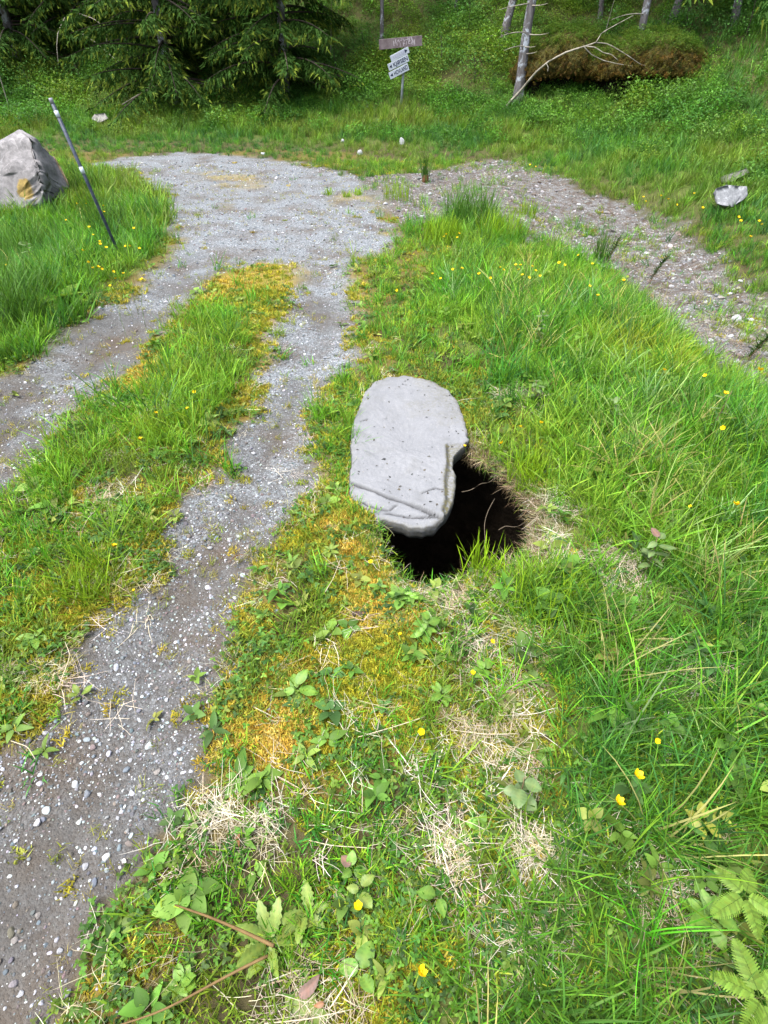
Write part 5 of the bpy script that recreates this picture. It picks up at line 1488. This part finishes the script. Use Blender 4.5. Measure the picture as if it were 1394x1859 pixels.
plant(772, 1160, .10, 12, 'bright light green leafy plant in front of the straw at the hole', mat=L_BRIGHT, size=.055, ratio=.6, seed=7, spread=.3)
plant(540, 1262, .05, 4, 'plant with one large upright bright leaf on the moss', mat=L_BRIGHT, size=.07, ratio=.6, seed=8)
plant(490, 1715, .03, 14, 'large light green rosette with lobed leaves near the bottom edge', 'plant', 'leaf_rosette', L_PALE, .085, .36, .3, (.0, .75), False, (.9, .6), 9)
plant(560, 1665, .03, 6, 'smaller lobed rosette behind the large light green rosette', 'plant', 'leaf_rosette', L_PALE, .07, .45, .35, (.1, .6), False, (.9, .6), 10)
plant(792, 1640, .02, 2, 'single oval leaf plant in the grass near the bottom', mat=L_BRIGHT, size=.055, ratio=.72, stem=False, pitch=(.0, .3), seed=11, lift=.03)
plant(655, 1770, .02, 3, 'plantain with a round leaf right of the large rosette', mat=L_BRIGHT, size=.06, ratio=.75, stem=False, pitch=(.0, .3), seed=12)
plant(640, 1590, .06, 4, 'plant with a greyish red top leaf above the rosettes', mat=L_BRIGHT, size=.04, ratio=.8, seed=13, extra=[L_RED])
plant(655, 1625, .06, 3, 'pale toothed leaf plant between the closed buttercup and the grass', mat=L_PALE, size=.045, ratio=.7, tooth=.15, seed=14)
plant(800, 1265, .03, 6, 'dark shiny rosette left of the dry grass strip', 'plant', 'leaf_rosette', L_BRIGHT, .05, .6, 0, (.1, .5), False, seed=15)
plant(880, 1225, .04, 7, 'leafy herb with yellow buds beside the straw', mat=L_BRIGHT, size=.045, ratio=.7, seed=16)
plant(690, 1075, .03, 6, 'small pointed leaf herb on the moss under the hole', mat=L_BRIGHT, size=.045, ratio=.45, stem=False, seed=17)
plant(330, 1790, .02, 8, 'patch of round cinquefoil like leaves at the edge of the near gravel', mat=L_BRIGHT, size=.04, ratio=.75, stem=False, seed=18)
plant(560, 1850, .02, 5, 'broad leaf plant at the bottom edge right of the rosette', mat=L_PALE, size=.06, ratio=.7, stem=False, seed=19)
plant(1250, 1690, .10, 10, 'nettle like plant with jagged leaves left of the lower fern', mat=L_BRIGHT, size=.06, ratio=.6, tooth=.2, seed=20)
plant(1240, 1530, .05, 5, 'herb with rounded yellowing leaves above the ferns', mat=L_YG, size=.045, ratio=.8, seed=21, lift=.05)
plant(600, 1005, .02, 8, 'pointed leaf rosette on the moss left of the slab foot', 'plant', 'leaf_rosette', L_PALE, .05, .4, stem=False, seed=22)
plant(560, 945, .02, 5, 'flat herb with long leaves on the moss beside the right rut', mat=L_PALE, size=.05, ratio=.35, stem=False, seed=23)
plant(70, 1165, .02, 6, 'broad leaved herb at the left of the near rut', mat=L_BRIGHT, size=.06, ratio=.55, stem=False, seed=24)
plant(145, 1262, .02, 4, 'two leaved light green herb on the bare soil of the rut', mat=L_PALE, size=.045, ratio=.5, stem=False, seed=25)
plant(70, 500, .30, 16, 'pale leaved shrub seedling in front of the left rushes', 'sapling', 'tree_seedling', L_GREY, .07, .6, seed=26, spread=.3)
plant(1275, 820, .3, 14, 'greyish meadow plant in the tall right grass', mat=L_GREY, size=.05, ratio=.3, seed=27, spread=.33)
plant(745, 545, .08, 8, 'fresh green herb at the upper tip of the grass', mat=L_BRIGHT, size=.07, ratio=.4, seed=28)
plant(648, 492, .04, 7, 'yellow green herb beside the road end of the right rut', mat=L_YG, size=.08, ratio=.35, stem=False, seed=29)

# ferns
FERNM = foliage_mat('fern_frond', (.10, .185, .03), inst=False, transl=.35, tip=(1.1, 1.1, .9), root=(.9, .9, .8))
def frond_mesh(L, W, n=16, seed=0, curl=.35):
    r = random.Random(seed); parts = []
    V, Qs, tt = tube([(L * s, 0, -curl * L * s * s) for s in np.linspace(0, 1, 9)], .0022, .0007, 5); parts.append((V, Qs, tt, .2))
    for k in range(n):
        s = .14 + .84 * k / n
        pl = W * .5 * math.sin(math.pi * min(1, (s ** .75))) ** .8 * (1 if s < .95 else .5) + .004
        for sd in (-1, 1):
            nl = 8
            V, Fq, tt = leaf_grid(pl, L / n * .8, nl, .1, .2, .7, 0, (.5, .6))
            V = V @ rotm(0, 0, sd * (1.25 - .25 * s)).T + np.array([L * s, 0, -curl * L * s * s])
            parts.append((V, Fq, tt, .3 + .6 * r.random()))
    V, Fs, att = assemble(parts); return mesh_np('frond', V, Fs, FERNM, True, att)
FR = [frond_mesh(.20, .11, 15, 1), frond_mesh(.17, .10, 14, 2, .5), frond_mesh(.23, .12, 17, 3, .25)]
def fern(px, py, n, sc, label, seed, tilt=(.15, .6), lift=.06):
    r = random.Random(seed); p = hit(np.array([px]), np.array([py]), lift)[0]
    o = empty('fern', p, r.uniform(0, 6)); tag(o, label, 'fern')
    for i in range(n):
        f = link('frond', FR[i % 3], o); f.scale = (sc,) * 3
        f.rotation_euler = (r.gauss(0, .15), -r.uniform(*tilt), i * 6.283 / n + r.uniform(-.3, .3))
fern(1352, 1625, 5, .36, 'upper light green fern at the lower right edge', 1, (-.1, .35), .24)
fern(1380, 1812, 6, .40, 'lower yellow green fern in the bottom right corner', 2, (-.1, .35), .24)
fern(112, 540, 8, 1.25, 'light green fern beside the rushes left of the road', 3)
fern(1010, 1045, 4, .6, 'tiny fern like herb between the hole and the bright clump', 4)
# spruce seedlings: dark bristly sprigs
def seedling(px, py, h, label, seed, brown=False):
    r = np.random.default_rng(seed); p = at(px, py)
    o = empty('spruce_seedling', p); tag(o, label, 'seedling')
    V, Qs, tt = tube(bez((0, 0, -.02), (.03, 0, h * .5), (.10 * (seed % 2 * 2 - 1), 0, h), 7), .005, .002, 5); link('stem', mesh_np('stem', V, Qs, BROWNST), o)
    n = 160; s = r.uniform(.2, 1, n)
    C = np.stack([np.interp(s, np.linspace(0, 1, len(V) // 5), V[:len(V) // 5 * 5:5, j]) for j in range(3)], 1)
    D = r.normal(0, 1, (n, 3)); D[:, 2] = np.abs(D[:, 2]) * .8 + .3; D /= np.linalg.norm(D, axis=1)[:, None]
    S = np.cross(D, r.normal(0, 1, (n, 3))); S /= np.linalg.norm(S, axis=1)[:, None]
    W = .004; Ln = r.uniform(.03, .07, n)[:, None]
    VV = np.concatenate([C - S * W, C + S * W, C + D * Ln]); i = np.arange(n)
    link('needles', mesh_np('needles', VV, [np.stack([i, i + n, i + 2 * n], 1)], NEEDLE, True, {'var': r.uniform(0, 1, 3 * n), 'tt': np.zeros(3 * n)}), o)
seedling(1178, 515, .26, 'dark bristly spruce seedling at the edge of the side track', 1)
seedling(1098, 482, .28, 'thin dark seedling beside the small rush tussock', 3)
seedling(1355, 655, .2, 'dark seedling on the side track at the right edge', 5)

# dry stems, wood chip, dead leaves, stalks
def stem_thing(name, pts, hs, r0, r1, mat, label, cat):
    hs = np.interp(np.linspace(0, 1, len(pts)), np.linspace(0, 1, len(hs)), hs)
    P = np.array([hit(np.array([a[0]]), np.array([a[1]]), h)[0] for a, h in zip(pts, hs)])
    k = len(P); s = np.linspace(0, 1, 14)
    q = np.array([[np.interp(v, np.linspace(0, 1, k), P[:, j]) for j in range(3)] for v in s])
    for _ in range(2): q[1:-1] = (q[:-2] + 2 * q[1:-1] + q[2:]) / 4
    V, Qs, tt = tube(q - q[0], r0, r1, 7); tag(link(name, mesh_np(name, V, Qs, mat), None, q[0]), label, cat)
DRYST = simple_mat('dry_stalk', (.125, .080, .030), .7, .2, 30, (.085, .052, .02))
ROOTM = simple_mat('root', (.10, .08, .055), .8, .1)
STRAWS = simple_mat('straw_stalk', (.42, .37, .27), .7, .2, 40, (.33, .28, .18))
stem_thing('dry_stalk', [(318, 1643), (380, 1664), (440, 1690), (497, 1717)], [.03, .09, .14, .17], .0022, .0042, DRYST, 'thick brown dead stalk slanting down to the large rosette', 'stalk')
stem_thing('dry_stalk', [(486, 1735), (430, 1762), (360, 1800), (290, 1838), (200, 1866)], [.15, .15, .12, .08, .04], .0034, .0018, DRYST, 'long brown dead stalk curving to the bottom edge left of the rosette', 'stalk')
for k, (pts, lb) in enumerate([([(105, 1250), (128, 1190), (118, 1165)], 'pale bent straw at the left of the near rut'), ([(820, 1325), (880, 1333), (940, 1332)], 'long straight pale straw across the dry grass strip'),
        ([(560, 1525), (600, 1535), (680, 1540)], 'pale straw lying across the moss above the rosettes'), ([(1036, 1575), (1048, 1535), (1052, 1495)], 'upright dry straw in the lower right grass'),
        ([(480, 1858), (560, 1850), (640, 1832)], 'pale straw at the bottom edge'), ([(195, 920), (200, 900), (198, 880)], 'upright pale straw on the middle strip'),
        ([(1065, 1150), (1085, 1110), (1135, 1070)], 'slanting pale straw leading to the sallow sapling'), ([(775, 1300), (720, 1318), (650, 1338)], 'thin pale straw across the clover'),
        ([(590, 1075), (605, 1050), (620, 1010)], 'thin straw standing on the moss beside the slab foot'), ([(655, 1410), (658, 1440), (657, 1475)], 'straight straw on the clover in the middle foreground'),
        ([(150, 960), (160, 940), (175, 925)], 'short pale straw left of the strip edge'), ([(810, 735), (840, 725), (875, 722)], 'pale straw hanging over the upper right slab edge'),
        ([(898, 905), (884, 930), (878, 955), (882, 985), (872, 1006)], 'thin bent root strand hanging in the hole'), ([(838, 893), (856, 890), (874, 876), (886, 878), (905, 862)], 'pale root strand across the right of the hole'), ([(905, 962), (918, 954), (936, 958), (958, 946)], 'short root strand at the right rim of the hole'),
        ([(20, 1345), (50, 1355), (64, 1378)], 'thick pale straw at the left edge of the near gravel')]):
    stem_thing('straw', pts, [.02, .045, .03], .0013 if k not in (12, 13, 14) else .0014, .0009, STRAWS if k not in (12, 13, 14) else ROOTM, lb, 'straw')
def chip():
    p = at(652, 1118); me = box_mesh('wood_chip', .052, .018, .012, simple_mat('rotten_wood', (.035, .022, .02), .8, .2, 60, (.07, .045, .04), .5), .003)
    ob = link('wood_chip', me, None, (p[0], p[1], p[2] + .012)); ob.rotation_euler = (.1, .1, .15); tag(ob, 'small dark piece of wood on the orange moss in front of the hole', 'wood piece')
    r = random.Random(2)
    dl = [leafmat('dead_leaf_brown', (.17, .095, .05)), leafmat('dead_leaf_grey', (.20, .15, .14))]
    for px, py, sz, k, lb in [(540, 1815, .05, 1, 'greyish dead leaf at the bottom below the large rosette'), (440, 1520, .03, 0, 'tan dead leaf beside the straw patch left of the moss'), (592, 1825, .02, 0, 'small reddish dead leaf right of the greyish one'),
                            (1355, 1445, .035, 0, 'reddish curled dead leaf in the grass at the right edge'), (1175, 1640, .03, 0, 'brown dead leaf left of the upper fern'), (445, 1018, .05, 0, 'curled tan leaf tuft at the edge of the right rut'),
                            (820, 1180, .03, 0, 'brown dead leaf in the turf in front of the straw')]:
        p = at(px, py); me = leaf_obj_mesh(sz, sz * .6, .1, dl[k], .5, .5, (.8, .7)); ob = link('dead_leaf', me, None, (p[0], p[1], p[2] + .035)); ob.rotation_euler = (r.gauss(0, .3), r.gauss(0, .3), r.uniform(0, 6)); tag(ob, lb, 'leaf')
chip()

# grass heads, and the crumbs lying on the slab
def crumbs():
    V, Fq, tt = leaf_grid(1.0, .45, 2, .3, .3)
    me = mesh_np('crumb', V - np.array([.5, 0, 0]), [Fq], None)
    t = NT('dark_crumb'); me.materials.append(t.end(t.principled(t.attr('tint', 'INSTANCER', 'Color'), .8, .2)))
    n = 420
    x = rng.uniform(SLAB[:, 0].min(), SLAB[:, 0].max(), n); y = rng.uniform(SLAB[:, 1].min(), SLAB[:, 1].max(), n)
    w = .35 + .65 * sstep(.45, .65, fbm(x, y, 5, 9, 2)); k = (sdist(x, y, SLAB) > .02) & (rng.uniform(0, 1, n) < w * .62); x, y = x[k], y[k]; n = len(x)
    so = bpy.data.objects['stone_slab']; bpy.context.view_layer.update()
    z = []
    for a, b in zip(x, y):
        ok, loc, nn, fi = so.ray_cast(Vector((a, b, 1)) - so.location, Vector((0, 0, -1))); z.append(loc.z + so.location.z if ok else SLAB_Z)
    scatter('leaf_crumbs', 'dark crumbs and bits of leaf scattered on the slab', 'debris', proto_coll('crumb', [me]), np.stack([x, y, np.array(z) + .003], 1), rrot(n, .2), np.clip(rng.lognormal(math.log(.0125), .5, n), .005, .034), np.zeros(n), tints(n, [(.03, .028, .025), (.06, .05, .035), (.02, .02, .02)]))
crumbs()

def litter():
    x, y = candidates([0, 0, 160, 160, 130, 60, 15, 0]); m = masks(x, y)
    x, y, m = thin(x, y, m['side'] * .8, m); n = len(x)
    scatter('litter', 'dead leaves and straw bits on the side track', 'litter', C_STRAW, np.stack([x, y, H(x, y, m) + .005], 1), rrot(n, .25), rng.uniform(.8, 1.8, n) * np.array([1.0]), rng.integers(0, 5, n), tints(n, [(.15, .115, .08), (.21, .18, .14), (.10, .08, .06), (.28, .25, .21)]))
    # thin sprouts on the ruts
    x, y = candidates([420, 360, 260, 170, 130, 60, 0, 0]); m = masks(x, y)
    lf = sstep(.25, .0, m['road_d']) + m['patch']
    x, y, m = thin(x, y, m['road'] * np.clip(sstep(.42, .60, fbm(x, y, 2.4, 88, 3)) * .7 + lf * .6, 0, 1), m); n = len(x)
    scatter('rut_sprouts', 'sparse yellowish sprouts of grass on the gravel', 'grass', C_SHORT, np.stack([x, y, H(x, y, m) - .004], 1), rrot(n, .45), rng.uniform(.4, .8, n), rng.integers(0, 5, n), tints(n, [(.26, .27, .05), (.20, .24, .04), (.33, .29, .09)]))
litter()
